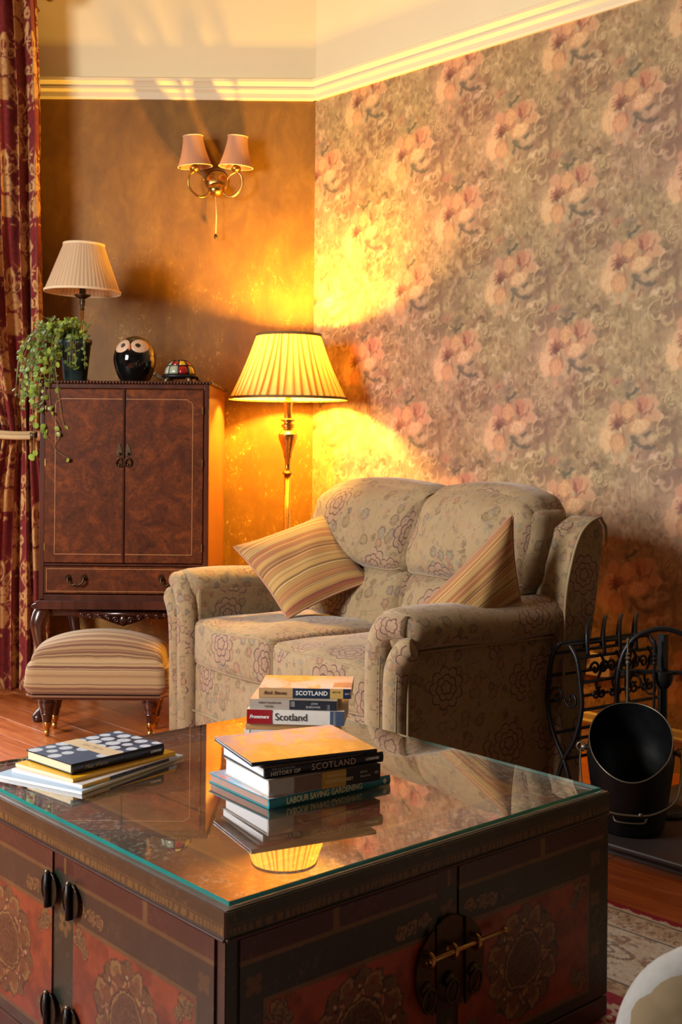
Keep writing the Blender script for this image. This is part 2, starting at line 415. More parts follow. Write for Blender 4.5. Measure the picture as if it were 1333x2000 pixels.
def m_stripe(name, axis, pal, sc, rough=.85):
    g = G(name); u = g.sep(g.uv())[axis]
    u = g.m('ADD', u, g.m('MULTIPLY', g.m('SUBTRACT', g.noise(g.uv(), 14, 2), .5), .006))
    wn = g.n('TexWhiteNoise', noise_dimensions='1D'); g.put(wn.inputs['W'], g.m('FLOOR', u * sc)); a = X(g, wn.outputs[0])
    wn2 = g.n('TexWhiteNoise', noise_dimensions='1D'); g.put(wn2.inputs['W'], g.m('FLOOR', g.m('MULTIPLY_ADD', u, sc * 3.3, 50))); b = X(g, wn2.outputs[0])
    c = g.ramp(a, pal, 'CONSTANT')
    c = g.mix(g.m('MULTIPLY', g.ss(b, .62, .64), .55), c, pal[0][1]); c = g.mix(g.m('MULTIPLY', g.ss(b, .82, .83), .75), c, lin(82, 54, 34))
    nf = g.noise(g.scale(g.uv(), (1, 1, 1)), 600, 2)
    c = g.mix(1.0, c, g.ramp(nf, [(.3, (.82,) * 3), (.7, (1,) * 3)]), 'MULTIPLY')
    return g.pbr(c, rough, 0, g.bump(nf, .25, .0015), Sheen_Weight=.2)
def m_shade(name, col, fold_n, transl=.55, dark=.45, lining=None):
    """pleated silk: light passes through single cloth, less where pleats overlap"""
    g = G(name); u = g.sep(g.uv())[0]
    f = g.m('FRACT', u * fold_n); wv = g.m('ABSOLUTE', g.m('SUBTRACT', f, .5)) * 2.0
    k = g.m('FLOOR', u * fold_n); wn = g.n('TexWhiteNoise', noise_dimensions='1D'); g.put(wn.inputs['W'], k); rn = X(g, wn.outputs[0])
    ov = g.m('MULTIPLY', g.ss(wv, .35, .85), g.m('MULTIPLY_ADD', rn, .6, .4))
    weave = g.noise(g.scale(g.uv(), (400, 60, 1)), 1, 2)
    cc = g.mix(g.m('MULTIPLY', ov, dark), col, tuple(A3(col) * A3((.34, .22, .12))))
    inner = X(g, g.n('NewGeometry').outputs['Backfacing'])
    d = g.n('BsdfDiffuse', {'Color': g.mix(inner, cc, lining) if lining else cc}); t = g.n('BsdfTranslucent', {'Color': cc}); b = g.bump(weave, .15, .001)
    mx = g.n('MixShader', {0: transl}); g.t.links.new(d.outputs[0], mx.inputs[1]); g.t.links.new(t.outputs[0], mx.inputs[2]); g.put(d.inputs['Normal'], b)
    g.t.links.new(mx.outputs[0], g.out.inputs[0]); return g.mat
def m_glass_sheet():
    g = G('table_glass'); fc = X(g, g.n('LayerWeight', {'Blend': .5}).outputs['Facing'])
    fr = g.m('MULTIPLY_ADD', g.m('POWER', fc, 4.4), .96, .05)   # Schlick, the same from both sides
    t = g.n('BsdfTransparent', {'Color': (.96, .995, .985)}); r = g.n('BsdfGlossy', {'Color': (1, 1, 1), 'Roughness': .004})
    mx = g.n('MixShader', {0: g.m('MULTIPLY', fr, 1.9, clamp=True)}); g.t.links.new(t.outputs[0], mx.inputs[1]); g.t.links.new(r.outputs[0], mx.inputs[2])
    g.t.links.new(mx.outputs[0], g.out.inputs[0]); return g.mat

GOLDW = m_goldwall()
CREAM = plain('cream_paint', lin(240, 226, 186), .6, var=.03, sc=4)
CREAMTRIM = plain('cream_gloss_trim', lin(226, 214, 184), .4, var=.03, sc=6)
PLASTER = plain('plaster', lin(205, 196, 178), .7, var=.03)
DARKWALL = plain('brown_wallpaper', lin(112, 88, 60), .7, var=.1, sc=8)
FLORAL = m_floral()
PIPING = plain('cream_piping', lin(146, 126, 94), .85)
PAPER = m_vcol('floral_wallpaper', .66, 120, .12, grain=.16, stretch=(1, 1, .25))
CURTAIN = m_vcol('damask_curtain', .85, 500, .2, grain=.2, Sheen_Weight=.15)
RUGM = m_vcol('woven_rug', .95, 350, .8, grain=.35)
LACQ = m_vcol('painted_lacquer', .38, 60, .12, grain=.3, Coat_Weight=.15, Coat_Roughness=.3)
COVER = m_vcol('printed_cover', .28, 200, .02, grain=.03)
WALNUT = m_wood('walnut_dark', lin(38, 14, 6), lin(66, 27, 9), lin(90, 40, 14), .45, 5, coat=.03, spec=.2)
BURR = m_wood('burr_walnut', lin(34, 13, 4), lin(82, 37, 9), lin(122, 60, 16), .5, burr=True, coat=.02, spec=.16)
MAHOG = m_wood('mahogany_leg', lin(34, 13, 9), lin(58, 24, 15), lin(80, 36, 22), .25, 9, coat=.5)
PLANK = m_wood('floorboard', lin(124, 58, 22), lin(184, 96, 42), lin(212, 128, 64), .34, 7, (.25, 3, 1), coat=.25, vary=.35, bs=.12, worn=.75)
SIDEW = m_wood('side_veneer', lin(110, 62, 30), lin(140, 82, 40), lin(160, 98, 50), .35, 6)
INLAY = plain('boxwood_inlay', lin(170, 120, 72), .4)
BRASS = plain('antique_brass', lin(190, 150, 84), .28, 1.0, var=.15, sc=20)
DBRASS = plain('dark_bronze', lin(78, 64, 46), .42, .9, var=.3, sc=60)
IRON = plain('wrought_iron', lin(34, 32, 34), .42, .6, var=.3, sc=80, bmp=.3)
BLACKI = plain('black_japanned_steel', lin(13, 13, 15), .38, .2, var=.3, sc=30, bmp=.15)
RIM = plain('worn_steel_rim', lin(120, 112, 98), .4, .8)
SLATE = plain('slate_hearth', lin(66, 56, 54), .45, var=.25, sc=9, bmp=.3)
SKIRT = plain('skirting_brown_cream', lin(176, 150, 110), .45, var=.05)
BLACKC = plain('black_glaze', lin(10, 11, 12), .08, 0, var=.1, Coat_Weight=.6, Coat_Roughness=.04)
BONE = plain('beige_bisque', lin(196, 164, 136), .5)
TERRA = plain('terracotta_beak', lin(190, 110, 60), .4)
WHITE = plain('white_plastic', lin(222, 214, 200), .4, var=.02)
PAGES = plain('page_block', lin(214, 200, 172), .85, var=.12, sc=500, bmp=.4)
WPAGES = plain('white_page_block', lin(226, 226, 230), .8, var=.08, sc=500, bmp=.3)
STRIPE = m_stripe('striped_ottoman_fabric', 1, [(0, lin(168, 138, 98)), (.28, lin(130, 88, 60)), (.45, lin(150, 118, 80)), (.65, lin(112, 66, 48)), (.82, lin(178, 150, 108))], 95)
STRIPEP = m_stripe('striped_pillow_fabric', 1, [(0, lin(178, 140, 78)), (.28, lin(156, 92, 56)), (.45, lin(160, 116, 60)), (.62, lin(138, 72, 50)), (.8, lin(190, 156, 98))], 110)
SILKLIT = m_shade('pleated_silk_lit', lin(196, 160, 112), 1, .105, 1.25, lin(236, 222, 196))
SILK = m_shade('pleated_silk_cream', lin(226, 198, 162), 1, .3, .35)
SILKP = m_shade('fluted_silk_pink', lin(206, 160, 130), 1, .25, .25)
TAPE = plain('shade_tape', lin(120, 92, 50), .8)
TAPEC = plain('cream_shade_tape', lin(226, 200, 162), .8)
GLASS = m_glass_sheet()
TEAL = plain('green_glass_edge', lin(28, 140, 136), .12, 0, var=.25, sc=14, Transmission_Weight=.25)

# ================================================================== the setting
CX, CY = -.136, 5.65
WA = R(43.45); WX, WY = math.sin(WA), -math.cos(WA); MX, MY = -math.cos(WA), -math.sin(WA)
def wp(t, m=0): return (CX + t * WX + m * MX, CY + t * WY + m * MY)       # along right wall, off the wall
RAIL = 2.83

# wallpaper tile
def wallpaper():
    T = Raster(.566, .60, .002)
    a, b = T.X / .566, T.Y / .6
    def per(fx, fy, seed, o=4):             # tileable noise by blending
        n = lambda x, y: fbm(x, y, o, seed)
        u, v = a * fx, b * fy
        return (n(u, v) * (1 - a) + n(u - fx, v) * a) * (1 - b) + (n(u, v - fy) * (1 - a) + n(u - fx, v - fy) * a) * b
    n1 = per(5, 5, 1); n2 = per(15, 13, 7); n3 = per(44, 34, 9, 3)
    img = np.ones(T.img.shape, np.float32) * A3(lin(152, 134, 100))
    img = bl(img, sst(n1, .42, .6), lin(130, 106, 84)); img = bl(img, .7 * sst(n2, .48, .62), lin(178, 158, 118)); img = bl(img, .45 * sst(n3, .5, .66), lin(106, 86, 62))
    T.img = img.astype(np.float32)
    rg = random.Random(4)
    C1, C2, C3, C4, C5 = lin(188, 168, 126), lin(92, 70, 46), lin(206, 188, 152), lin(136, 98, 70), lin(112, 100, 64)
    def cell(cx, cz):
        for k in range(60):                  # brushy leaf dabs everywhere
            x = cx + rg.uniform(-.15, .15); z = cz + rg.uniform(-.3, .3); an = rg.uniform(20, 160); l = rg.uniform(.010, .034); col = rg.choice([C1, C2, C3, C4, C5, C4]); o_ = rg.uniform(.2, .5); q = rg.uniform(.2, .5)
            T.stamp(x, z, l * 1.4, lambda X_, Y_: [(o_ * ell(X_ + .3 * Y_ * np.abs(Y_) / l, Y_, 0, 0, l, l * q, an, .4), col)])
        for k in range(95):                  # scrolls and comma strokes
            x = cx + rg.uniform(-.15, .15); z = cz + rg.uniform(-.3, .3); r = rg.choice([.010, .016, .024, .034])
            T.stroke(spiral(x, z, r, rg.uniform(0, 6.28), rg.choice([.35, .55, .9]), 22, rg.choice([-1, 1])), rg.choice([.004, .006, .009]), rg.choice([C1, C2, C3, C4, C1, C5]), rg.uniform(.25, .6))
        for (sx, sz, r, f) in [(.16, -.02, .045, 1), (.15, .09, .032, -1), (-.13, .15, .04, -1), (.12, -.2, .05, 1), (-.1, -.22, .035, 1)]:
            T.stroke(spiral(cx + sx, cz + sz, r, 1.2, .95, 34, f), .008, C1, .6); T.stroke(spiral(cx + sx + .005, cz + sz - .004, r, 1.2, .95, 34, f), .004, C2, .6)
        for k in range(26):                  # vertical drips under the flower
            x = cx + rg.uniform(-.13, .13); z = cz - rg.uniform(.04, .24)
            T.stroke([(x, z - q) for q in np.linspace(0, rg.uniform(.02, .07), 16)], .0022, rg.choice([C3, C1, C2]), .5)
    cents = [(.05, .05), (.333, .35)]
    for c in cents: cell(*c)
    PALE, OCH, PINK, RED, DRK, GRN = lin(214, 186, 142), lin(208, 170, 122), lin(184, 140, 108), lin(122, 70, 58), lin(92, 58, 48), lin(78, 80, 68)
    def flower(DX, DY):
        nn = fbm(DX * 60 + 50, DY * 60 + 50, 3, 3); x = DX + (nn - .5) * .022; y = DY + (fbm(DX * 60 + 90, DY * 60, 3, 5) - .5) * .022
        fine = fbm(DX * 200 + 20, DY * 120 + 20, 3, 15)
        L = []
        def petal(cx, cy, rx, ry, an, base, edge, op=.85):
            m = ell(x, y, cx, cy, rx, ry, an, .16); L.append((op * m * (.7 + .3 * fine), edge)); L.append((op * ell(x, y, cx + .003, cy - .002, rx * .86, ry * .86, an, .25) * (.6 + .4 * sst(fine, .3, .6)), base))
            t = np.arctan2(y - cy, x - cx); L.append((.28 * ell(x, y, cx, cy, rx * .8, ry * .8, an, .3) * (np.abs(np.sin(t * 7 + nn * 6)) < .25), lin(170, 120, 90)))
        L.append((.45 * ell(x, y, -.02, -.03, .13, .11, 0, .4), lin(196, 172, 132)))
        petal(.095, .075, .036, .03, 30, PINK, PALE, .7); petal(.10, .03, .045, .024, -10, PINK, PALE, .7); petal(.06, .07, .03, .034, 0, lin(170, 112, 88), PINK, .75)
        petal(-.05, .045, .026, .036, 20, PINK, lin(204, 158, 124), .75); petal(-.075, .012, .03, .02, 40, lin(200, 156, 120), PALE, .75)
        petal(-.095, -.055, .034, .046, 15, PALE, OCH, .8); petal(-.09, -.085, .02, .03, 0, PALE, OCH, .6)
        petal(-.043, -.072, .034, .038, 0, OCH, lin(170, 114, 80)); petal(0, .05, .033, .038, 0, OCH, lin(160, 104, 76)); petal(.048, -.008, .05, .027, 14, PALE, lin(176, 124, 84), .95)
        for k in range(11):                  # stamens and dark throat
            an = 10 + k * 19; q = .018 + .008 * (k % 2); L.append((.8 * ell(x, y, -.038 + q * math.cos(R(an)), -.006 + q * math.sin(R(an)), .02, .0034, an, .4), RED))
        L.append((.75 * ell(x, y, -.042, -.014, .014, .011, 0, .4), DRK)); L.append((.7 * ell(x, y, -.03, -.022, .006, .006, 0, .4), PALE))
        L.append((.75 * ell(x, y, .052, .05, .009, .03, 8, .4), RED)); L.append((.7 * ell(x, y, .075, .035, .018, .006, 40, .4), RED)); L.append((.6 * ell(x, y, .098, .055, .005, .024, -25, .4), RED))
        L.append((.6 * ell(x, y, .018, .018, .022, .006, 50, .4), lin(150, 92, 70))); L.append((.5 * ell(x, y, -.016, -.045, .006, .03, 10, .4), lin(140, 84, 66)))
        for (cx, cy, rx, ry, an) in [(.03, -.06, .018, .014, -40), (.05, -.078, .03, .008, -25), (.095, -.088, .024, .010, -8), (.085, -.04, .024, .008, 20), (.02, -.085, .008, .02, 0), (.01, .108, .028, .007, 10), (.0, .098, .008, .018, 20), (.035, .118, .02, .008, 30)]:
            L.append((.75 * ell(x, y, cx, cy, rx, ry, an, .35), GRN))
        L.append((.6 * ell(x, y, .045, -.125, .006, .018, -30, .4), RED)); L.append((.5 * ell(x, y, .02, -.13, .012, .01, 0, .4), lin(150, 96, 70)))
        L.append((.6 * ell(x, y, -.045, -.14, .014, .016, 0, .4), lin(200, 156, 116))); L.append((.6 * ell(x, y, -.04, -.158, .012, .006, 30, .4), RED))
        for (cx, cy) in [(-.05, .15), (-.03, .16), (-.045, .17), (-.065, .158)]: L.append((.45 * ell(x, y, cx, cy, .015, .012, 0, .3), lin(170, 124, 100)))
        L.append((.5 * ell(x, y, -.045, .158, .006, .005, 0, .4), RED)); L.append((.5 * ell(x, y, .0, .145, .03, .02, 0, .5), lin(104, 98, 84)))
        L.append((.5 * ell(x, y, .115, -.118, .03, .010, 30, .3), lin(220, 200, 166)))
        return L
    for c in cents: T.stamp(c[0], c[1], .19, flower)
    return T
TW = wallpaper()
ts = np.concatenate([np.arange(0, 2.2, .0045), np.arange(2.2, 3.0, .0065), np.linspace(3.0, 4.5, 110)])
zs = np.concatenate([np.linspace(.0, .14, 3), np.arange(.15, RAIL + .01, .0045)])
TT, ZZ = np.meshgrid(ts, zs, indexing='ij')
colr = TW.sample(TT, ZZ)
colr = colr * (0.90 + .2 * fbm(TT * 3, ZZ * 3, 3, 21))[..., None] * np.array([1.03, .97, .92])
mv = sst(fbm(TT * 2.2 + 4, ZZ * 2.2, 3, 77), .45, .62)[..., None]; colr = colr * (1 - mv * np.array([-.02, .06, -.05]))
P = np.stack([CX + TT * WX, CY + TT * WY, ZZ], -1)
wr = grid_np('wall_right', P, PAPER, None, None, colr, flip=True); tag(wr, kind='structure')
def wall_slab(mb, p, q, z0, z1, th=.1):    # thick wall behind a line p->q, on its left side
    d = Vector((q[0] - p[0], q[1] - p[1], 0)).normalized(); n = Vector((-d.y, d.x, 0)) * th
    mb.prism([(p[0], p[1]), (q[0], q[1]), (q[0] + n.x, q[1] + n.y), (p[0] + n.x, p[1] + n.y)], z0, z1)
CEIL = 3.75
E1 = wp(4.5)
mb = MB(); d_ = .012; q0 = wp(0, -d_); q1 = wp(4.5, -d_); wall_slab(mb, q0, q1, 0, RAIL); mb.build('wall_right_backing', PLASTER, wr)
mb = MB(); wall_slab(mb, wp(0), E1, RAIL, CEIL); mb.build('frieze', CREAM, wr)
# back wall with garden window opening far left (outside the frame)
WB0, WB1, WZ0, WZ1 = -3.05, -1.80, .12, 2.95
mb = MB(); y0 = CY
for (x0, x1, z0, z1) in [(WB1, CX, 0, RAIL), (-3.25, WB0, 0, RAIL), (WB0, WB1, 0, WZ0)]: mb.box(((x0 + x1) / 2, y0 + .05, (z0 + z1) / 2), (x1 - x0, .1, z1 - z0))
wb = mb.build('wall_back', GOLDW); tag(wb, kind='structure')
mb = MB()
for (x0, x1, z0, z1) in [(WB1, CX, RAIL, CEIL), (-3.25, WB0, RAIL, CEIL), (WB0, WB1, WZ1, CEIL)]: mb.box(((x0 + x1) / 2, y0 + .05, (z0 + z1) / 2), (x1 - x0, .1, z1 - z0))
mb.build('frieze', CREAM, wb)
# left wall with side window, wall behind the camera, right side wall
LX = -3.25
mb = MB()
for (a0, a1, z0, z1) in [(-1.6, .95, 0, CEIL), (2.55, 5.75, 0, CEIL), (.95, 2.55, 0, .9), (.95, 2.55, 2.85, CEIL)]: mb.box((LX - .05, (a0 + a1) / 2, (z0 + z1) / 2), (.1, a1 - a0, z1 - z0))
tag(mb.build('wall_left', DARKWALL), kind='structure')
tag(MB().box((-.1, -1.65, CEIL / 2), (6.6, .1, CEIL)).build('wall_front', DARKWALL), kind='structure')
tag(MB().box((E1[0] + .05, (E1[1] - 1.6) / 2, CEIL / 2), (.1, E1[1] + 1.6, CEIL)).build('wall_chimney', DARKWALL), kind='structure')
tag(MB().box((0, 2, CEIL + .05), (6.8, 7.8, .1)).build('ceiling', plain('ceiling_paint', lin(170, 156, 128), .8, var=.03)), kind='structure')
def window(name, c, wdt, h, axis):
    root = bpy.data.objects.new(name, None); link(root); root.location = c; tag(root, kind='structure')
    if axis == 'x': root.rotation_euler = (0, 0, R(90))
    f = MB()
    for sx in (-1, 1): f.box((sx * (wdt / 2 - .03), 0, 0), (.06, .08, h))
    for sz in (-1, 1): f.box((0, 0, sz * (h / 2 - .03)), (wdt - .12, .08, .06))
    f.build('window_frame', CREAMTRIM, root)
window('window_1', (LX - .05, 1.75, 1.875), 1.6, 1.95, 'x')
window('window_2', ((WB0 + WB1) / 2, y0 + .05, (WZ0 + WZ1) / 2), WB1 - WB0, WZ1 - WZ0, 'y')

# picture rail: stepped moulding
prof = [(0, -.01), (.010, -.01), (.014, 0), (.014, .022), (.020, .028), (.026, .034), (.026, .042), (.020, .05), (.034, .066), (.040, .07), (.040, .084), (.030, .09), (.0, .094)]
def molding(name, p, q, prof, z, mat, side):
    P_ = []
    d = Vector((q[0] - p[0], q[1] - p[1], 0)).normalized(); n = Vector((d.y, -d.x, 0)) * side
    mb = MB(); vs = []
    k = len(prof)
    for base in (p, q):
        for (o_, h) in prof: vs.append((base[0] + n.x * o_, base[1] + n.y * o_, z + h))
    mb.add(vs, [tuple(range(k)), tuple(range(2 * k - 1, k - 1, -1))] + [(i, (i + 1) % k, k + (i + 1) % k, k + i) for i in range(k)])
    return tag(mb.build(name, mat), kind='structure')
molding('trim_1', (LX, CY), (CX + .02, CY), prof, RAIL - .008, CREAMTRIM, 1)
molding('trim_2', wp(-.02), wp(4.5), prof, RAIL - .008, CREAMTRIM, 1)
bprof = [(0, 0), (.022, 0), (.022, .11), (.028, .115), (.028, .122), (.016, .128), (.012, .145), (0, .152)]
molding('baseboard_back', (-1.8, CY), (CX + .02, CY), bprof, 0, SKIRT, 1)
molding('baseboard_right', wp(-.02), wp(4.5), bprof, 0, SKIRT, 1)

# floor: subfloor with single floorboards parallel to the right wall
fl = MB().box((-.1, 2, -.06), (6.6, 7.6, .08)).build('floor', plain('dark_gap', lin(28, 16, 10), .9)); tag(fl, kind='structure')
pm = {}
rg = random.Random(7)
def plank_mesh(L):
    k = round(L, 2)
    if k not in pm:
        mb = MB().box((0, 0, 0), (k - .002, .1388, .02)); me_o = mb.build('plank', PLANK, None, bevel=0)
        bm = bmesh.new(); bm.from_mesh(me_o.data); bmesh.ops.bevel(bm, geom=[e for e in bm.edges if all(v.co.z > 0 for v in e.verts)], offset=.0005, segments=1, affect='EDGES'); bm.to_mesh(me_o.data); bm.free()
        pm[k] = me_o.data; bpy.data.objects.remove(me_o)
    return pm[k]
cnt = 0
for row in range(0, 34):
    m_ = .07 + row * .14; t = -4.6 + rg.uniform(0, .9)
    while t < 5.2:
        L = rg.choice([1.6, 2.0, 2.4]); tc = t + L / 2; c = wp(tc, m_)
        ends = [wp(t, m_), wp(t + L, m_), c]
        if any(-3.3 < e[0] < 3 and -.2 < e[1] < 5.7 for e in ends):
            o = bpy.data.objects.new('plank', plank_mesh(L)); link(o, fl); o.location = (c[0], c[1], -.0101); o.rotation_euler = (0, 0, math.atan2(WY, WX)); cnt += 1
        t += L
print('planks', cnt)
# hearth
hm = MB(); a = [wp(2.15, .92), wp(2.15, .02), wp(3.9, .02), wp(3.9, .92)]
hm.prism(a, .0005, .030)
hr = hm.build('hearth', SLATE, None, bevel=.003); tag(hr, 'dark slate hearth slab raised above the floorboards at right', 'hearth')
hm = MB(); a = [wp(2.13, .955), wp(2.13, .02), wp(3.93, .02), wp(3.93, .955)]; hm.prism(a, .030, .045); hm.build('hearth_top', SLATE, hr, bevel=.005)
HZ = .0455

# ================================================================== curtain
def curtain():
    T = Raster(.34, .62, .003)
    n = fbm(T.X * 90, T.Y * 90, 3, 2)
    RED, RED2, GO, GO2 = lin(132, 24, 28), lin(104, 16, 24), lin(214, 166, 104), lin(192, 138, 80)
    T.img = bl(np.ones(T.img.shape, np.float32) * A3(RED), sst(n, .4, .7), RED2).astype(np.float32)
    def leaf(cx, cy, rx, ry, an, inner=True):
        def f(x, y):
            L = [(ell(x, y, 0, 0, rx, ry, an, .08), GO)]
            if inner: L.append((ell(x, y, 0, -ry * .1, rx * .62, ry * .66, an, .1), RED)); L.append((ell(x, y, 0, 0, rx * .25, ry * .45, an, .2), GO2))
            return L
        T.stamp(cx, cy, max(rx, ry) * 1.2, f)
    def flower(cx, cy, r, k=6):
        def f(x, y):
            th = np.arctan2(y, x); rr = np.hypot(x, y); e = r * (.82 + .18 * np.abs(np.cos(th * k / 2)))
            L = [(1 - sst(rr, e - .003, e + .002), GO)]
            ln = (np.abs(np.sin(th * k / 2)) * rr < .0035) & (rr > r * .3); L.append((ln * .8, RED2)); L.append(((np.abs(rr - r * .3) < .003) * .8, RED)); L.append(((rr < r * .12) * .9, RED))
            return L
        T.stamp(cx, cy, r * 1.3, f)
    def vase(cx, cy, wd, h):
        def f(x, y):
            e = wd * (.8 + .2 * np.cos(y * 3.14 / h)) + .004 * np.sin(y * 300); m = (1 - sst(np.abs(x), e - .003, e + .003)) * (1 - sst(np.abs(y), h - .004, h))
            return [(m, GO2), (.5 * m * sst(fbm(x * 200 + 9, y * 200 + 9, 2, 8), .45, .6), GO)]
        T.stamp(cx, cy, max(wd, h) * 1.3, f)
    for (x, y) in [(.06, .10), (.23, .41)]:
        vase(x, y, .055, .06); flower(x, y + .12, .052, 7); flower(x, y + .115, .03, 5)
        leaf(x - .04, y + .20, .018, .035, 25); leaf(x + .04, y + .20, .018, .035, -25); leaf(x, y + .245, .03, .055, 0)
        leaf(x - .085, y + .0, .014, .04, 10, False); leaf(x + .085, y + .02, .014, .04, -10, False); flower(x + .085, y + .10, .03, 5); flower(x - .085, y + .11, .026, 5)
        for f in (1, -1): T.stroke([(x + f * (.02 + .06 * math.sin(q * 3.1)), y + .16 + q * .17) for q in np.linspace(0, 1, 40)], .005, GO, .9); T.stroke([(x + f * (.06 + .02 * math.sin(q * 6)), y - .07 + q * .2) for q in np.linspace(0, 1, 40)], .004, GO2, .9)
        for k in range(60): leaf(x + rg.uniform(-.09, .09), y + rg.uniform(-.1, .3), .005, rg.uniform(.009, .018), rg.uniform(0, 180), False)
    root = thing('curtain', 'floor length dark red and gold damask curtain with deep folds at the left edge', 'curtain', (-1.55, 5.42, 0))
    n, m = 330, 560
    s = np.linspace(0, 1, n); z = np.linspace(.025, 3.26, m); S_, Z_ = np.meshgrid(s, z, indexing='ij')
    zk = [0, .5, .95, 1.13, 1.2, 1.3, 1.6, 2.1, 2.8, 3.3]
    xr = np.interp(Z_, zk, [.205, .20, .17, .15, .145, .15, .17, .165, .155, .13]) ; xl = np.interp(Z_, zk, [-.32, -.30, -.2, -.12, -.10, -.14, -.28, -.36, -.4, -.42])
    sw = .02 * np.sin(Z_ * 1.3 + S_ * 5)
    x = xl + (xr - xl) * S_ + .012 * np.sin(S_ * 40 + Z_ * .8)
    wdt = (xr - xl); amp = .030 - .010 * np.exp(-((Z_ - 1.2) / .25) ** 2)
    y = amp * np.sin(2 * np.pi * 8.3 * S_ + .35 * np.sin(Z_ * 2.0)) + .012 * np.sin(2 * np.pi * 19 * S_ + Z_ * 2) + sw * .4
    col = T.sample(S_ * 1.5 + .02 * np.sin(Z_ * 3), Z_ * 1.15)
    cl = grid_np('curtain_cloth', np.stack([x, y, Z_], -1), CURTAIN, root, None, col)
    # rod with finial
    r2 = thing('curtain_rod', 'brass curtain rod end with round finial at the top left', 'curtain rod', (-1.55, 5.44, 3.262))
    MB().tube([(-.9, 0, 0), (.13, 0, 0)], .014, 12).build('rod', BRASS, r2, smooth=True)
    MB().lathe([(.001, -.03), (.012, -.03), (.014, -.02), (.010, -.012), (.024, 0), (.034, .018), (.034, .032), (.022, .05), (.010, .056), (.001, .058)], 20, (.16, 0, 0), Matrix.Rotation(R(90), 3, 'Y')).build('finial', BRASS, r2, smooth=True)
    MB().tube([(.08, 0, 0), (.08, .16, 0), (.08, .205, 0)], .008, 8).build('bracket', BRASS, r2, smooth=True)
    r2.location.z = 3.235
    # tieback
    tb = thing('curtain_tieback', 'cream rope tieback with turned knob gathering the red curtain', 'tieback', (-1.55, 5.40, 1.19))
    pth = [(-.17 + .33 * q, -.075 + .03 * (2 * q - 1) ** 2 * 1.0, .004 * math.sin(q * 6)) for q in np.linspace(0, 1, 16)]
    MB().tube(pth, .012, 8).build('rope', plain('cream_cord', lin(206, 184, 140), .8), tb, smooth=True)
    MB().tube([(p[0], p[1] - .003, p[2] + .018) for p in pth], .009, 8).build('rope', plain('cream_cord2', lin(190, 166, 122), .8), tb, smooth=True)
    MB().tube([(.135, -.05, .004), (.165, -.04, .006)], [.021, .017], 12).build('collar', DBRASS, tb, smooth=True)
    MB().ball((.175, -.03, .004), (.027, .025, .025)).build('knob', plain('wood_knob', lin(170, 120, 78), .4), tb, smooth=True)
curtain()

# ================================================================== wall sconce
def sconce():
    r = thing('wall_sconce', 'twin arm antique brass wall light with two small pleated pink shades', 'wall lamp', (-.605, CY, 2.40))
    rot = Matrix.Rotation(R(90), 3, 'X')
    MB().lathe([(.001, 0), (.058, 0), (.058, .004), (.050, .014), (.030, .022), (.001, .026)], 28, (0, 0, .02), rot).build('backplate', BRASS, r, smooth=True)
    MB().lathe([(.001, -.05), (.010, -.048), (.034, -.03), (.042, -.012), (.038, .008), (.016, .018), (.001, .02)], 24, (0, -.055, -.015), Matrix.Rotation(R(25), 3, 'X')).build('bowl', BRASS, r, smooth=True)
    for s in (-1, 1):
        x1 = s * .098
        path = smooth_path([(s * .022, -.05, -.005), (s * .045, -.055, -.055), (s * .085, -.07, -.062), (s * .125, -.085, -.02), (s * .122, -.09, .03), (x1, -.09, .052)], 6)
        MB().tube(path, .0055, 8).build('arm', BRASS, r, smooth=True)
        MB().tube(smooth_path([(x1, -.09, .05), (s * .07, -.085, .035), (s * .055, -.08, .012)], 5), .004, 8).build('scroll', BRASS, r, smooth=True)
        cup = MB().lathe([(.001, .045), (.008, .046), (.022, .055), (.025, .066), (.020, .074), (.001, .076)], 18, (x1, -.09, 0)).build('candle_cup', BRASS, r, smooth=True)
        MB().lathe([(.001, .076), (.011, .076), (.011, .12), (.001, .12)], 14, (x1, -.09, 0)).build('candle_tube', DBRASS, r, smooth=True)
        n = 96; zz = np.linspace(0, 1, 14)
        rad = .046 + .034 * (1 - zz) ** 1.7
        A_, Z_ = np.meshgrid(np.linspace(0, 2 * np.pi, n, endpoint=False), zz, indexing='ij')
        rr = (.046 + .034 * (1 - Z_) ** 1.6) * (1 + .012 * np.cos(A_ * 48))
        P = np.stack([rr * np.cos(A_), rr * np.sin(A_), Z_ * .142], -1)
        uv = np.stack([A_ / (2 * np.pi) * 36, Z_], -1)
        sh = grid_np('lamp_shade', P, SILKP, r, uv, wrap_u=True); sh.location = (x1 * .98, -.09, .072); sh.rotation_euler = (R(4), R(4 * s), 0)
        for (z_, ra) in [(0, .081), (.142, .0468)]:
            MB().tube(arc((0, 0, z_), ra, 0, 352, 44, 'xy'), .0022, 6, closed=True).build('trim_band', TAPEC, sh, smooth=True)
    MB().tube([(-.003, -.05, -.06), (.002, -.05, -.15), (.0, -.05, -.24)], .0022, 6).build('pull_cord', TAPEC, r, smooth=True)
    MB().lathe([(.001, -.262), (.006, -.26), (.008, -.25), (.004, -.238), (.001, -.236)], 12, (0, -.05, 0)).build('cord_pull', DBRASS, r, smooth=True)
sconce()

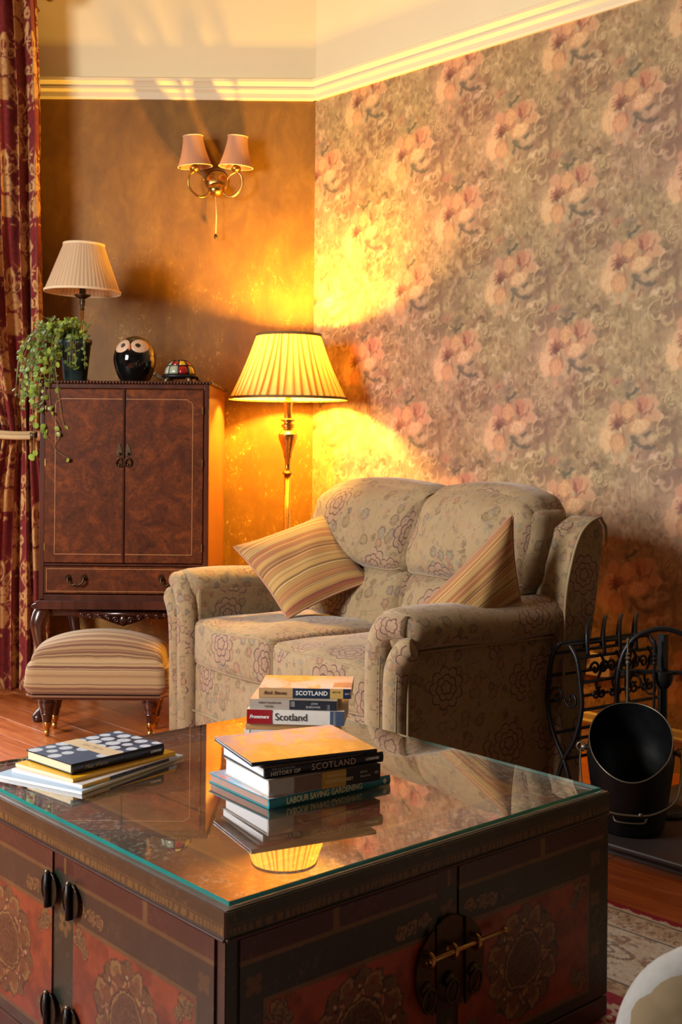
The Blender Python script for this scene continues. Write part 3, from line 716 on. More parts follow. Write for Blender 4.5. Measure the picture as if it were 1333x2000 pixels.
# ================================================================== floor lamp
def pleated(name, r0, r1, h, pleats, mat, parent, jitter=.0, amp=.02, n=None, seed=1, belly=0):
    n = n or pleats * 8; g_ = random.Random(seed)
    A_, Z_ = np.meshgrid(np.linspace(0, 2 * np.pi, n, endpoint=False), np.linspace(0, 1, 10), indexing='ij')
    # gathered pleats lean randomly: angle warped with height
    off = np.interp(A_[:, 0], np.linspace(0, 2 * np.pi, pleats + 1), [g_.uniform(-1, 1) for _ in range(pleats)] + [0]) * jitter
    Aw = A_ + off[:, None] * (Z_ - .3)
    rr = (r0 + (r1 - r0) * Z_ - belly * np.sin(Z_ * np.pi)) * (1 + amp * (2 * np.abs(((A_ / (2 * np.pi) * pleats) % 1) - .5) - .5))
    P = np.stack([rr * np.cos(Aw), rr * np.sin(Aw), Z_ * h], -1)
    uv = np.stack([A_ / (2 * np.pi) * pleats, Z_], -1)
    return grid_np(name, P, mat, parent, uv, wrap_u=True)
def floor_lamp():
    r = thing('floor_lamp', 'lit brass floor lamp with pleated gold shade in the corner behind the sofa', 'floor lamp', (-.24, 5.31, 0))
    MB().lathe([(.001, 0), (.125, 0), (.13, .01), (.12, .022), (.06, .035), (.03, .055), (.018, .08), (.001, .08)], 32).build('base', BRASS, r, smooth=True)
    MB().lathe([(.001, .07), (.016, .07), (.016, 1.035), (.001, 1.035)], 16).build('pole', BRASS, r, smooth=True)
    pr = [(.001, 1.03), (.022, 1.03), (.024, 1.036), (.014, 1.05), (.012, 1.08), (.014, 1.085), (.014, 1.10), (.018, 1.105), (.021, 1.13), (.034, 1.17), (.043, 1.195), (.043, 1.21), (.032, 1.222), (.022, 1.232), (.022, 1.238), (.030, 1.242), (.030, 1.252), (.020, 1.258), (.020, 1.266), (.032, 1.27), (.032, 1.276), (.018, 1.282), (.017, 1.34), (.021, 1.345), (.021, 1.356), (.014, 1.36), (.012, 1.46), (.018, 1.47), (.018, 1.51), (.001, 1.51)]
    MB().lathe([(a * 1.0, b) for a, b in pr], 28).build('turned_stem', BRASS, r, smooth=False, auto=True)
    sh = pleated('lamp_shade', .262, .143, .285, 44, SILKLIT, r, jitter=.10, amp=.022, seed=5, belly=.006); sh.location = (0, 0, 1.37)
    for (z_, ra) in [(0, .265), (.285, .145)]:
        k = 64; v = []; f = []
        mbn = MB().lathe([(ra + .002, z_ - .006), (ra + .004, z_ - .006), (ra + .003, z_ + .006), (ra + .0005, z_ + .006), (ra + .002, z_ - .006)], 64, cap=False)
        mbn.build('trim_band', TAPE, sh, smooth=True)
    g = G('bulb_glow'); e = g.n('Emission', {'Color': (1, .62, .2), 'Strength': 40.0}); g.t.links.new(e.outputs[0], g.out.inputs[0])
    b = MB().ball((0, 0, 1.572), (.028, .028, .038)).build('bulb', g.mat, r, smooth=True)
    b.visible_shadow = True
    b.data.materials[0] = g.mat
    l = bpy.data.lights.new('lamp_light', 'POINT'); l.energy = LAMP_POWER; l.color = LAMP_COL; l.shadow_soft_size = .044
    lo = bpy.data.objects.new('lamp_light', l); link(lo, r); lo.location = (0, 0, 1.572)
    # gallery ring holding the shade
    gm = MB().tube(arc((0, 0, 1.645), .03, 0, 350, 20, 'xy'), .002, 6, closed=True)
    for a in (0, 120, 240): gm.tube([(.03 * math.cos(R(a)), .03 * math.sin(R(a)), 1.645), (.143 * math.cos(R(a)), .143 * math.sin(R(a)), 1.652)], .0016, 6)
    gm.build('shade_carrier', BRASS, r, smooth=True)
floor_lamp()

# ================================================================== cabinet
def handle_bail(parent, x, y, z, w, mat, drop=.028):
    mb = MB()
    for s in (-1, 1):
        mb.lathe([(.001, 0), (.014, 0), (.012, .004), (.004, .007), (.004, .014), (.006, .018), (.001, .02)], 12, (x + s * w / 2, y, z), Matrix.Rotation(R(90), 3, 'X'))
    mb.tube(smooth_path([(x - w / 2, y - .016, z), (x - w * .46, y - .02, z - drop * .6), (x - w * .2, y - .022, z - drop), (x, y - .022, z - drop * .85), (x + w * .2, y - .022, z - drop), (x + w * .46, y - .02, z - drop * .6), (x + w / 2, y - .016, z)], 5), .0042, 8)
    return mb.build('handle', mat, parent, smooth=True)
def frame_inlay(mb, x0, x1, z0, z1, y, w=.002, notch=.0):
    for (a, b, c, d) in [(x0, x1, z0, z0 + w), (x0, x1, z1 - w, z1), (x0, x0 + w, z0 + w, z1 - w), (x1 - w, x1, z0 + w, z1 - w)]:
        mb.box(((a + b) / 2, y, (c + d) / 2), (b - a, .0012, d - c))
def cabinet():
    r = thing('cocktail_cabinet', 'tall burr walnut two door cabinet on carved cabriole legs against the gold wall', 'cabinet', (-.9015, 4.9, 0))
    D = .66
    MB().box((0, D / 2 + .008, .96), (.70, D - .016, .905)).build('carcass', SIDEW, r, bevel=.004)
    f = MB()
    for s in (-1, 1): f.box((s * .340, .008, .96), (.022, .03, .90))
    for z_, h_ in ((.516, .03), (.655, .010), (1.398, .02)): f.box((0, .008, z_), (.66, .028, h_))
    f.build('front_frame', WALNUT, r, bevel=.003)
    MB().box((0, D / 2, 1.4145), (.715, D + .01, .013)).build('top', WALNUT, r, bevel=.004)
    gb = MB()
    for i in range(54): gb.ball((-.355 + i * .71 / 53, -.006, 1.4145), (.0052, .006, .0068), 8, 5)
    for i in range(48): gb.ball((.358, i * D / 47, 1.4145), (.006, .0052, .0068), 8, 5)
    tag(gb.build('gadroon_edge', MAHOG, r, smooth=True), kind='stuff')
    for s in (-1, 1):
        x0, x1 = (s * .329, s * .0025); x0, x1 = min(x0, x1), max(x0, x1)
        d = MB().box(((x0 + x1) / 2, -.002, 1.025), (x1 - x0, .022, .722)).build('door', BURR, r, bevel=.003)
        # cross-banded border, inlay lines with notched outer top corners
        i = MB(); o_ = s * .285; n_ = s * .262; yy = -.0137; zt = 1.345; zb = .70; wl = .0022
        i.box(((s * .008 + n_) / 2, yy, zt), (abs(n_ - s * .008), .0012, wl)); i.box((o_, yy, (zb + zt - .02) / 2), (wl, .0012, zt - .02 - zb)); i.box(((s * .008 + o_) / 2, yy, zb), (abs(o_ - s * .008), .0012, wl))
        i.tube([(n_, yy, zt), (n_ + s * .006, yy, zt - .008), (n_ + s * .016, yy, zt - .010), (o_, yy, zt - .022)], .0012, 5)
        i.build('inlay_line', INLAY, d)
        h = MB().prism([(s * .018 + a, 1.12 + b) for a, b in [(-.009, .02), (0, .042), (.009, .02), (.012, -.005), (.006, -.012), (-.006, -.012), (-.012, -.005)]], -.0155, -.0125, 'y')
        hd = h.build('escutcheon', DBRASS, d, bevel=.001)
        MB().tube([(s * .018 + .013 * math.sin(a), -.02 - .003 * math.cos(a), 1.098 - .016 + .018 * math.cos(a) * 1.0) for a in np.linspace(0, 6.283, 18, endpoint=False)], .003, 6, closed=True).ball((s * .018, -.02, 1.072), .0065, 10, 6).ball((s * .018, -.019, 1.118), .006, 10, 6).build('drop_pull', DBRASS, d, smooth=True)
        for zz in (1.30, 1.08, .73):
            MB().box((s * .326, -.014, zz), (.004, .004, .03)).build('hinge', BRASS, d)
    MB().box((0, -.0155, 1.025), (.005, .006, .722)).build('door_bead', MAHOG, r)
    d = MB().box((0, -.002, .592), (.655, .022, .112)).build('drawer', BURR, r, bevel=.003)
    i = MB(); frame_inlay(i, -.318, .318, .545, .640, -.0138); i.build('inlay_line', INLAY, d)
    handle_bail(d, -.193, -.013, .602, .066, DBRASS); handle_bail(d, .193, -.013, .602, .066, DBRASS)
    MB().prism([(-.352, .508), (-.358, .503), (-.358, .498), (-.372, .492), (-.378, .486), (-.378, .478), (-.36, .472), (.36, .472), (.378, .478), (.378, .486), (.372, .492), (.358, .498), (.358, .503), (.352, .508)], -.026, D + .01, 'y').build('base_moulding', MAHOG, r, bevel=.002)
    MB().box((0, D / 2, .455), (.66, D - .06, .036)).build('stand_rail', MAHOG, r, bevel=.003)
    # carved scroll apron
    ap = MB(); rg_ = random.Random(3)
    ap.prism([(-.20, .44), (-.16, .43), (-.10, .435), (-.05, .415), (0, .40), (.05, .415), (.10, .435), (.16, .43), (.20, .44), (.20, .46), (-.20, .46)], .004, .016, 'y')
    for s in (-1, 1):
        for (x, z, ra) in [(.03, .425, .014), (.065, .435, .012), (.10, .44, .010), (.14, .44, .010), (.172, .445, .008)]:
            ap.tube([(s * (x + px_), .002, z + pz_) for px_, pz_ in spiral(0, 0, ra, 0, 1.3, 20)], .0035, 6)
    ap.ball((0, .002, .425), (.016, .008, .02), 12, 8)
    ap.build('carved_apron', MAHOG, r, smooth=True)
    for sx in (-1, 1):
        for sy in (0, 1):
            y_ = .03 if sy == 0 else D - .04; dy = -1 if sy == 0 else 1
            k = [(0, .47, .034), (.012, .44, .036), (.020, .40, .033), (.014, .34, .027), (.0, .27, .022), (-.008, .18, .018), (-.006, .10, .0155), (.004, .05, .016), (.012, .03, .022), (.016, .015, .029), (.016, .001, .024)]
            pts = smooth_path([(sx * (.335 + a), y_ + dy * (a - .0), z) for a, z, q in k], 4); rr = np.interp(np.linspace(0, len(k) - 1, len(pts)), range(len(k)), [q for *_, q in k])
            MB().tube(pts, list(rr), 14).build('leg', MAHOG, r, smooth=True)
cabinet()
CT = 1.4215

# ---- table lamp on the cabinet
def table_lamp():
    r = thing('table_lamp', 'unlit slim brass table lamp with cream pleated shade on the cabinet', 'table lamp', (-1.157, 5.24, CT))
    MB().lathe([(.001, 0), (.055, 0), (.057, .008), (.045, .016), (.018, .03), (.008, .045), (.001, .045)], 28).build('base', BRASS, r, smooth=True)
    MB().lathe([(.001, .04), (.0075, .04), (.0075, .395), (.001, .395)], 12).build('stem', BRASS, r, smooth=True)
    MB().lathe([(.001, .33), (.010, .335), (.007, .345), (.011, .352), (.013, .372), (.009, .378), (.016, .384), (.034, .394), (.036, .400), (.014, .398), (.014, .46), (.001, .46)], 20).build('candle_cup', DBRASS, r, smooth=True)
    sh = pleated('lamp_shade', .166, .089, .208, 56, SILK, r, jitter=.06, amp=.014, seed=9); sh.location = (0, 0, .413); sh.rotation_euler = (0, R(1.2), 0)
    for (z_, ra) in [(0, .168), (.208, .0905)]:
        MB().lathe([(ra + .000, z_ - .005), (ra + .002, z_ - .005), (ra + .0015, z_ + .006), (ra - .0015, z_ + .006), (ra, z_ - .005)], 64, cap=False).build('trim_band', TAPEC, sh, smooth=True)
table_lamp()

# ---- plant
def plant():
    POTM = plain('dark_green_glazed_pot', lin(40, 52, 50), .25, var=.4, sc=12)
    r = thing('potted_plant', 'trailing green houseplant in a dark glazed pot spilling over the cabinet corner', 'plant', (-1.145, 5.055, CT))
    MB().lathe([(.001, 0), (.046, 0), (.05, .006), (.066, .16), (.071, .165), (.071, .182), (.064, .182), (.060, .165), (.001, .16)], 32).build('pot', POTM, r, smooth=True)
    MB().lathe([(.001, .15), (.058, .15), (.05, .163), (.001, .168)], 20).build('soil', plain('soil', lin(40, 28, 20), .95, sc=90, bmp=.6), r, smooth=True)
    g = G('leaf_green'); rn = g.attr(); nz = g.noise(g.obj(), 40, 2)
    c = g.mix(g.sep(rn)[0], lin(84, 112, 50), lin(176, 200, 72))
    c = g.mix(g.m('MULTIPLY', nz, .4), c, lin(104, 122, 84))
    d = g.n('BsdfPrincipled', {'Base Color': c, 'Roughness': .35}); t = g.n('BsdfTranslucent', {'Color': c}); mx = g.n('MixShader', {0: .35})
    g.t.links.new(d.outputs[0], mx.inputs[1]); g.t.links.new(t.outputs[0], mx.inputs[2]); g.t.links.new(mx.outputs[0], g.out.inputs[0]); LEAF = g.mat
    STEM = plain('plant_stem', lin(120, 110, 60), .6)
    rg_ = random.Random(11); V = []; F = []; C_ = []; st = MB(); trail = []
    def leaf_pts(c, s, nrm, tw):
        n = Vector(nrm).normalized(); a = n.orthogonal().normalized(); a = Matrix.Rotation(tw, 3, n) @ a; b = n.cross(a)
        out = [c + n * s * .12]
        for k in range(7):
            t_ = 2 * math.pi * k / 7; out.append(c + a * math.cos(t_) * s * (1.1 if k == 0 else .9) + b * math.sin(t_) * s * .85)
        return out
    def add_leaf(c, s, tint):
        nrm = (rg_.uniform(-.7, .7), rg_.uniform(-1.2, -.1), rg_.uniform(-.2, 1))
        k = len(V); P_ = leaf_pts(c, s, nrm, rg_.uniform(0, 6)); V.extend(P_); F.extend([(k, k + 1 + i, k + 1 + (i + 1) % 7) for i in range(7)]); C_.extend([(tint, 0, 0)] * 8)
    def vine(pts, n, s, wob=.012, rec=None):
        s = s * 1.15
        P_ = smooth_path(pts, 8); st.tube(P_, .0012, 4)
        for i in range(n):
            q = P_[int(rg_.uniform(.08, .999) * (len(P_) - 1))]; c = q + Vector([rg_.uniform(-wob, wob) for _ in range(3)])
            if rec is not None: rec.append((c, s * rg_.uniform(.8, 1.25)))
            else: add_leaf(c, s * rg_.uniform(.6, 1.3), rg_.random() ** 1.3)
    for k in range(62):                      # bushy crown, leaning left
        a = rg_.uniform(0, 6.283); rad = rg_.uniform(.01, .09); lx = -.055 if rg_.random() < .62 else 0
        top = (lx * rg_.uniform(.5, 2.2) + rad * math.cos(a) * 1.15, rad * math.sin(a) * .8 - .01, rg_.uniform(.19, .285))
        vine([(.02 * math.cos(a), .02 * math.sin(a), .16), (top[0] * .6, top[1] * .6, .16 + (top[2] - .16) * .7), top], 9, .0078)
    for k in range(34):                      # arching and hanging stems on the left
        ex = rg_.uniform(-.24, -.05); ez = rg_.uniform(-.12, .14); fy = rg_.uniform(-.13, -.02)
        vine([(-.02, 0, .17), (ex * .5, fy * .5, .24), (ex * .9, fy, (ez + .22) / 2 + .03), (ex, fy, ez)], 14, .009)
    # fringes over the pot
    for k in range(10):
        x = rg_.uniform(-.06, .07); vine([(x * .6, -.03, .175), (x, -.075, .19), (x * 1.1, -.085, rg_.uniform(.05, .13))], 8, .008)
    # long trailing vines down the cabinet front and side
    FRONT = -.175                           # clears the cabinet front
    def far(pts, n, s, real=True): vine(pts, n, s, .010, trail if real else None)
    far([(-.06, -.03, .17), (-.09, -.15, .08), (-.085, FRONT, -.05), (-.10, FRONT, -.17), (-.07, FRONT, -.24)], 16, .0115)
    far([(-.05, -.03, .17), (-.05, -.14, .07), (-.03, FRONT, -.05), (-.015, FRONT, -.15), (-.0, FRONT, -.20)], 9, .010)
    far([(-.07, -.03, .17), (-.12, -.13, .06), (-.135, FRONT, -.08), (-.13, FRONT, -.22), (-.13, FRONT, -.33)], 14, .0115)
    far([(-.05, -.03, .17), (-.07, -.15, .05), (-.06, FRONT, -.12), (-.02, FRONT, -.22), (-.045, FRONT, -.28), (.025, FRONT, -.33)], 9, .009)
    vine([(-.05, -.03, .17), (-.1, -.15, .05), (-.11, FRONT, -.05), (-.12, FRONT, -.13)], 40, .010, .03)
    vine([(-.05, -.03, .17), (-.14, -.1, .1), (-.16, -.14, .0), (-.15, -.16, -.1)], 40, .010, .03)
    me = bpy.data.meshes.new('foliage'); me.from_pydata([tuple(v) for v in V], [], F); me.materials.append(LEAF)
    a = me.color_attributes.new('Col', 'FLOAT_COLOR', 'POINT'); a.data.foreach_set('color', np.array([c + (1,) for c in C_], np.float32).ravel())
    fo = link(bpy.data.objects.new('foliage', me), r); tag(fo, kind='stuff')
    tag(st.build('stems', STEM, r, smooth=True), kind='stuff')
    base = bpy.data.meshes.new('leaf'); P_ = leaf_pts(Vector((0, 0, 0)), 1.0, (0, -1, .3), 0); base.from_pydata([tuple(p) for p in P_], [], [(0, 1 + i, 1 + (i + 1) % 7) for i in range(7)]); base.materials.append(LEAF)
    a = base.color_attributes.new('Col', 'FLOAT_COLOR', 'POINT'); a.data.foreach_set('color', np.array([(.75, 0, 0, 1)] * 8, np.float32).ravel())
    for c, s in trail:
        o = bpy.data.objects.new('leaf', base); link(o, r); o.location = c; o.scale = (s, s, s); o.rotation_euler = (rg_.uniform(-.5, .5), rg_.uniform(0, 6), rg_.uniform(-.7, .7))
plant()

# ---- owl
def owl():
    r = thing('owl_ornament', 'glossy black round owl ornament with beige eye discs on the cabinet', 'ornament', (-.896, 5.10, CT))
    prof = [(.001, 0), (.052, 0), (.060, .008), (.078, .04), (.090, .08), (.093, .105), (.088, .135), (.074, .165), (.052, .187), (.028, .200), (.001, .206)]
    pts = smooth_path([(a, 0, b) for a, b in prof], 4); MB().lathe([(max(p.x, .001), p.z) for p in pts], 48).build('body', BLACKC, r, smooth=True)
    for s in (-1, 1):
        def disc(name, mat, rx, rz, off, par, cx, cz, rot):
            n, k = 36, 6; V = []; F = []
            A_, R_ = np.meshgrid(np.linspace(0, 2 * np.pi, n, endpoint=False), np.linspace(.02, 1, k), indexing='ij')
            lx = R_ * rx * np.cos(A_); lz = R_ * rz * np.sin(A_); ca, sa = math.cos(R(rot)), math.sin(R(rot))
            X_ = cx + lx * ca - lz * sa; Z_ = cz + lx * sa + lz * ca
            pr = np.array([(p.x, p.z) for p in pts]); rad = np.interp(Z_, pr[:, 1], pr[:, 0])
            Y_ = -np.sqrt(np.maximum(rad ** 2 - X_ ** 2, 1e-6)) - off + (.003 * (R_ > .97))
            return grid_np(name, np.stack([X_, Y_, Z_], -1), mat, par, wrap_u=True)
        e = disc('eye_disc', BONE, .0385, .030, .0022, r, s * .0385, .157, s * -16); disc('eye', BLACKC, .0125, .0095, .004, e, s * .033, .159, s * -25)
    MB().ball((0, -.083, .148), (.0065, .008, .013), 12, 8).build('beak', TERRA, r, smooth=True)
    r.rotation_euler = (0, 0, R(-6))
owl()

# ---- tortoise lamp
def tortoise():
    r = thing('tortoise_lamp', 'small stained glass tortoise lamp with red yellow and white panes on the cabinet', 'ornament', (-.692, 5.04, CT)); r.scale = (1, 1, 1.12)
    LEAD = plain('lead_came', lin(30, 30, 34), .4, .5)
    MB().lathe([(.001, .016), (.072, .018), (.080, .023), (.078, .028), (.066, .031), (.001, .031)], 36, sx=1.04, sy=.85).build('shell_rim', LEAD, r, smooth=True)
    cols = [lin(168, 170, 146), lin(158, 164, 140), lin(150, 24, 22), lin(214, 170, 40), lin(178, 60, 30), lin(150, 150, 130), lin(150, 30, 24), lin(168, 170, 146), lin(60, 80, 110)]
    mats = [plain('stained_glass', c, .12, var=.1, Coat_Weight=.5) for c in cols]
    def dome(a, ph): return Vector((.067 * math.cos(a) * math.cos(ph), .055 * math.sin(a) * math.cos(ph), .031 + .060 * math.sin(ph)))
    lead = MB(); N = 9
    order = [0, 1, 2, 3, 4, 6, 7, 5, 8]
    for row, (p0, p1) in enumerate([(.02, .62), (.62, 1.15)]):
        for k in range(N):
            a0 = R(-190 + 20) + 2 * math.pi * k / N; a1 = a0 + 2 * math.pi / N; V = []; F = []
            g0 = .035
            for i in range(4):
                for j in range(4):
                    a = a0 + g0 + (a1 - a0 - 2 * g0) * i / 3; p = p0 + .03 + (p1 - p0 - .06) * j / 3; V.append(dome(a, p))
            F = [(i * 4 + j, (i + 1) * 4 + j, (i + 1) * 4 + j + 1, i * 4 + j + 1) for i in range(3) for j in range(3)]
            idx = order[(k + (row * 1)) % 9]
            o = MB().add(V, F).build('glass_pane', mats[idx], r, smooth=True); m_ = o.modifiers.new('s', 'SOLIDIFY'); m_.thickness = .003
            lead.tube([dome(a0, p0 + (p1 - p0) * i / 4) for i in range(5)], .0018, 6)
        lead.tube([dome(2 * math.pi * i / 36, p1) for i in range(36)], .0018, 6, closed=True)
    lead.build('lead_lines', LEAD, r, smooth=True)
    MB().lathe([(.026, 0), (.02, .004), (.001, .006)], 18, (0, 0, .0835), cap=False).build('glass_pane', mats[2], r, smooth=True)
    BR = plain('bronze_body', lin(120, 96, 70), .4, .7)
    MB().tube(smooth_path([(-.06, -.01, .018), (-.085, -.015, .022), (-.100, -.017, .032), (-.112, -.018, .036)], 4), list(np.interp(range(13), [0, 7, 10, 12], [.009, .008, .012, .005])), 10).build('head', BR, r, smooth=True)
    for x, y in [(-.05, -.045), (.045, -.05), (-.05, .045), (.045, .045)]:
        MB().tube([(x * .8, y * .8, .018), (x, y, .010), (x * 1.15, y * 1.15, .003)], [.010, .009, .0045], 8).build('foot', BR, r, smooth=True)
    MB().tube([(.07, 0, .016), (.09, -.004, .008)], [.006, .002], 6).build('tail', BR, r, smooth=True)
tortoise()

# ================================================================== upholstery helpers
def boxuv(o, off=(0, 0)):
    me = o.data; n = len(me.loops); vi = np.empty(n, np.int32); me.loops.foreach_get('vertex_index', vi)
    co = np.empty(len(me.vertices) * 3, np.float32); me.vertices.foreach_get('co', co); co = co.reshape(-1, 3)
    nf = len(me.polygons); nr = np.empty(nf * 3, np.float32); me.polygons.foreach_get('normal', nr); nr = nr.reshape(-1, 3)
    lt = np.empty(nf, np.int32); me.polygons.foreach_get('loop_total', lt); ls = np.empty(nf, np.int32); me.polygons.foreach_get('loop_start', ls)
    ax = np.abs(nr).argmax(1); lax = np.empty(n, np.int32)
    for s_, t_, a in zip(ls, lt, ax): lax[s_:s_ + t_] = a
    c = co[vi]; u = np.where(lax == 0, c[:, 1], c[:, 0]); v = np.where(lax == 2, c[:, 1], c[:, 2])
    l = me.uv_layers.new(name='UV'); l.data.foreach_set('uv', np.stack([u + off[0] + lax * .31, v + off[1]], -1).astype(np.float32).ravel()); return o
def tubepath_uv(name, path, r, mat, parent, n=14, sq=1.0, off=(0, 0)):
    return boxuv(MB().tube(path, r, n, sq=sq).build(name, mat, parent, smooth=True), off)

# ================================================================== ottoman
def ottoman():
    r = thing('footstool', 'striped upholstered footstool on dark turned legs with brass casters beside the red curtain', 'footstool', (-.950, 4.725, 0))
    hx, hy = .288, .142
    def warp(pos, p):
        top = p[..., 2] > 0; k = (1 - np.abs(p[..., 0]) ** 2.0) * (1 - np.abs(p[..., 1]) ** 2.0)
        q = np.clip((p[..., 2] + 1) / 2, 0, 1)
        pos[..., 2] += q * .098 * np.maximum(k, 0) ** .55 - q * .0
        pos[..., 0] *= 1 - .05 * q ** 2; pos[..., 1] *= 1 - .03 * q ** 2
        pos[..., 2] += .245
        return pos
    F = cushion_map((hx, hy, .073), .045, (.0, .0, 0), warp)
    # stripes run left-right: UV v = depth on top, height on the front
    o = cushion('upholstery', F, (70, 44, 18), (hx, hy, .073), STRIPE, r, (0, 0))
    P = [(x_, y_, .170) for x_, y_ in [(-hx + .04, -hy + .012), (hx - .04, -hy + .012), (hx - .012, -hy + .04), (hx - .012, hy - .04), (hx - .04, hy - .012), (-hx + .04, hy - .012), (-hx + .012, hy - .04), (-hx + .012, -hy + .04)]]
    MB().tube(P, .0045, 6, closed=True).build('piping', plain('brown_piping', lin(120, 84, 58), .8), r, smooth=True)
    MB().box((0, 0, .165), (.50, .24, .02)).build('frame', MAHOG, r)
    for sx in (-1, 1):
        for sy in (-1, 1):
            c = (sx * .205, sy * .062 - .0, 0)
            l = MB().lathe([(.001, .16), (.036, .16), (.038, .15), (.034, .142), (.036, .134), (.030, .11), (.025, .095), (.027, .09), (.022, .082), (.016, .052), (.001, .052)], 24, c).build('leg', MAHOG, r, smooth=False, auto=True)
            MB().lathe([(.0165, .06), (.0175, .05), (.013, .03), (.009, .028), (.001, .028)], 20, c).build('brass_cup', BRASS, l, smooth=True)
            MB().lathe([(.001, -.008), (.012, -.008), (.0135, -.004), (.0135, .004), (.012, .008), (.001, .008)], 18, (c[0], c[1], .0145), Matrix.Rotation(R(90), 3, 'Y')).box((c[0], c[1], .024), (.008, .014, .012)).build('caster', BRASS, l, smooth=False, auto=True)
ottoman()

# ================================================================== sofa
SK = .94                                  # sofa built in units of .94 m, lifted so that its feet reach the floor
SO = (-.225 * SK, 4.205 * SK); SLIFT = 1.15 * (1 - SK); SU = (.577, -.816); SV = (.816, .577)
def SQ(p): return (p[0] * SK, p[1] * SK, p[2] * SK + SLIFT)
def sofa():
    r = thing('sofa', 'two seat sofa in cream floral chenille with scroll arms in front of the wallpapered wall', 'sofa', (SO[0], SO[1], SLIFT), math.atan2(SU[1], SU[0])); r.scale = (SK, SK, SK)
    fb = cushion('front_panel', cushion_map((.60, .06, .145), .035, (0, .012, 0), lambda q, p: q + np.array([0, .045, .165])), (50, 8, 12), (.60, .06, .145), FLORAL, r, (.13, .2))
    MB().box((0, .36, .16), (1.26, .62, .28)).build('frame', plain('lining', lin(60, 50, 40), .9), r)
    MB().tube([(-.59, -.018, .105), (-.3, -.026, .104), (0, -.027, .103), (.3, -.026, .104), (.59, -.018, .105)], .005, 6).build('piping', PIPING, fb, smooth=True)
    for s in (-1, 1):
        for y in (.08, .66): MB().lathe([(.001, -SLIFT / SK), (.018, -SLIFT / SK), (.026, .03), (.001, .03)], 14, (s * .7, y, 0)).build('foot', MAHOG, r, smooth=True)
    # seat cushions
    for s in (-1, 1):
        cx = s * .292
        def warp(q, p, s=s):
            top = np.clip(p[..., 2], 0, 1); bot = np.clip(-p[..., 2], 0, 1); fr = np.clip(-p[..., 1], 0, 1)
            q = q.copy(); q[..., 2] += .022 * top * (1 - p[..., 0] ** 2) * (1 - p[..., 1] ** 2) - .008 * fr ** 2 * (1 - .5 * p[..., 0] ** 2) * bot
            q[..., 1] -= .018 * fr * (1 - p[..., 0] ** 2)
            q[..., 2] += .006 * np.sin(p[..., 0] * 4 + s) * top + .002 * np.sin(p[..., 0] * 9 + p[..., 1] * 5) * top
            return q + np.array([cx, .285, .378])
        F = cushion_map((.289, .31, .083), .028, (.004, .01, .012), warp)
        c = cushion('seat_cushion', F, (64, 64, 20), (.289, .31, .083), FLORAL, r, (s * .53 + .4, .1 + s * .22))
        for zz in (.92, -.92): MB().tube(seam(F, zz, 26), .003, 6, closed=True).build('piping', PIPING, c, smooth=True)
    # lumbar cushions
    for s in (-1, 1):
        cx = s * .30 + .015
        def warp(q, p):
            q = q.copy(); q[..., 1] -= .035 * np.clip(-p[..., 1], 0, 1) * (1 - p[..., 0] ** 2) * (1 - p[..., 2] ** 2)
            q[..., 1] += (q[..., 2]) * .30; return q + np.array([cx, .625, .545])
        F = cushion_map((.300, .095, .150), .06, (.004, .02, .005), warp)
        c = cushion('lumbar_cushion', F, (56, 16, 30), (.300, .095, .150), FLORAL, r, (s * .37 + 1.4, .7))
    # head cushions
    for s in (-1, 1):
        cx = s * .333 + .02
        def warp(q, p, s=s):
            q = q.copy(); up = np.clip(p[..., 2], 0, 1); fr = np.clip(-p[..., 1], 0, 1)
            q[..., 1] -= .045 * fr * (1 - np.abs(p[..., 0]) ** 2.5) * (1 - np.abs(p[..., 2]) ** 2.5)
            q[..., 2] += .020 * up * (1 - p[..., 0] ** 2) - .035 * np.clip(p[..., 0] * s, 0, 1) ** 3 * up
            ear = np.clip(-p[..., 0] * s, 0, 1) ** 6 * up ** 4; q[..., 2] += .006 * ear; q[..., 0] += -s * .02 * ear
            q[..., 0] += .085 * ((p[..., 2] + 1) / 2) ** 2 * np.clip(-p[..., 0] * s, 0, 1); q[..., 1] -= .012 * (s < 0) * ((p[..., 2] + 1) / 2) ** 2 * np.clip(p[..., 0], 0, 1)
            q[..., 1] += (q[..., 2] + .1) * .24 + .004 * np.sin(p[..., 0] * 7 + p[..., 2] * 6)
            return q + np.array([cx - .012, .655, .828])
        F = cushion_map((.338, .105, .172), .075, (.004, .012, .01), warp)
        c = cushion('head_cushion', F, (64, 18, 36), (.338, .105, .172), FLORAL, r, (s * .41 + 2.62 + (s > 0) * .17, 1.13))
        sm = seam(F, .55, 24, (0, 2), 1)
        MB().tube(seam(F, -.985, 22), .0035, 6, closed=True).build('piping', PIPING, c, smooth=True)
    # back frame
    b = MB().prism([(.60, .04), (.69, .88), (.74, .91), (.80, .88), (.76, .60), (.715, .35), (.70, .04)], -.75, .75, 'x').build('back_frame', FLORAL, r, bevel=.02, seg=4); boxuv(b)
    for s in (-1, 1):
        prof = [(.62, .30), (.625, .62), (.65, .76), (.69, .86), (.735, .905), (.79, .925), (.80, .915), (.820, .89), (.824, .84), (.785, .60), (.735, .35), (.715, .02), (.60, .02)]
        w_ = MB().prism(prof, *(sorted((s * .655, s * .795))), axis='x').build('wing', FLORAL, r, bevel=.028, seg=5); boxuv(w_, (.2, .4))
        for p in w_.data.polygons: p.use_smooth = True
        w_.data.set_sharp_from_angle(angle=R(60))
        pp = smooth_path([(s * .797, a, b_) for a, b_ in prof[:9]], 4)
        MB().tube([(p.x, p.y + .006, p.z - .004) for p in pp], .005, 6).build('piping', PIPING, w_, smooth=True)
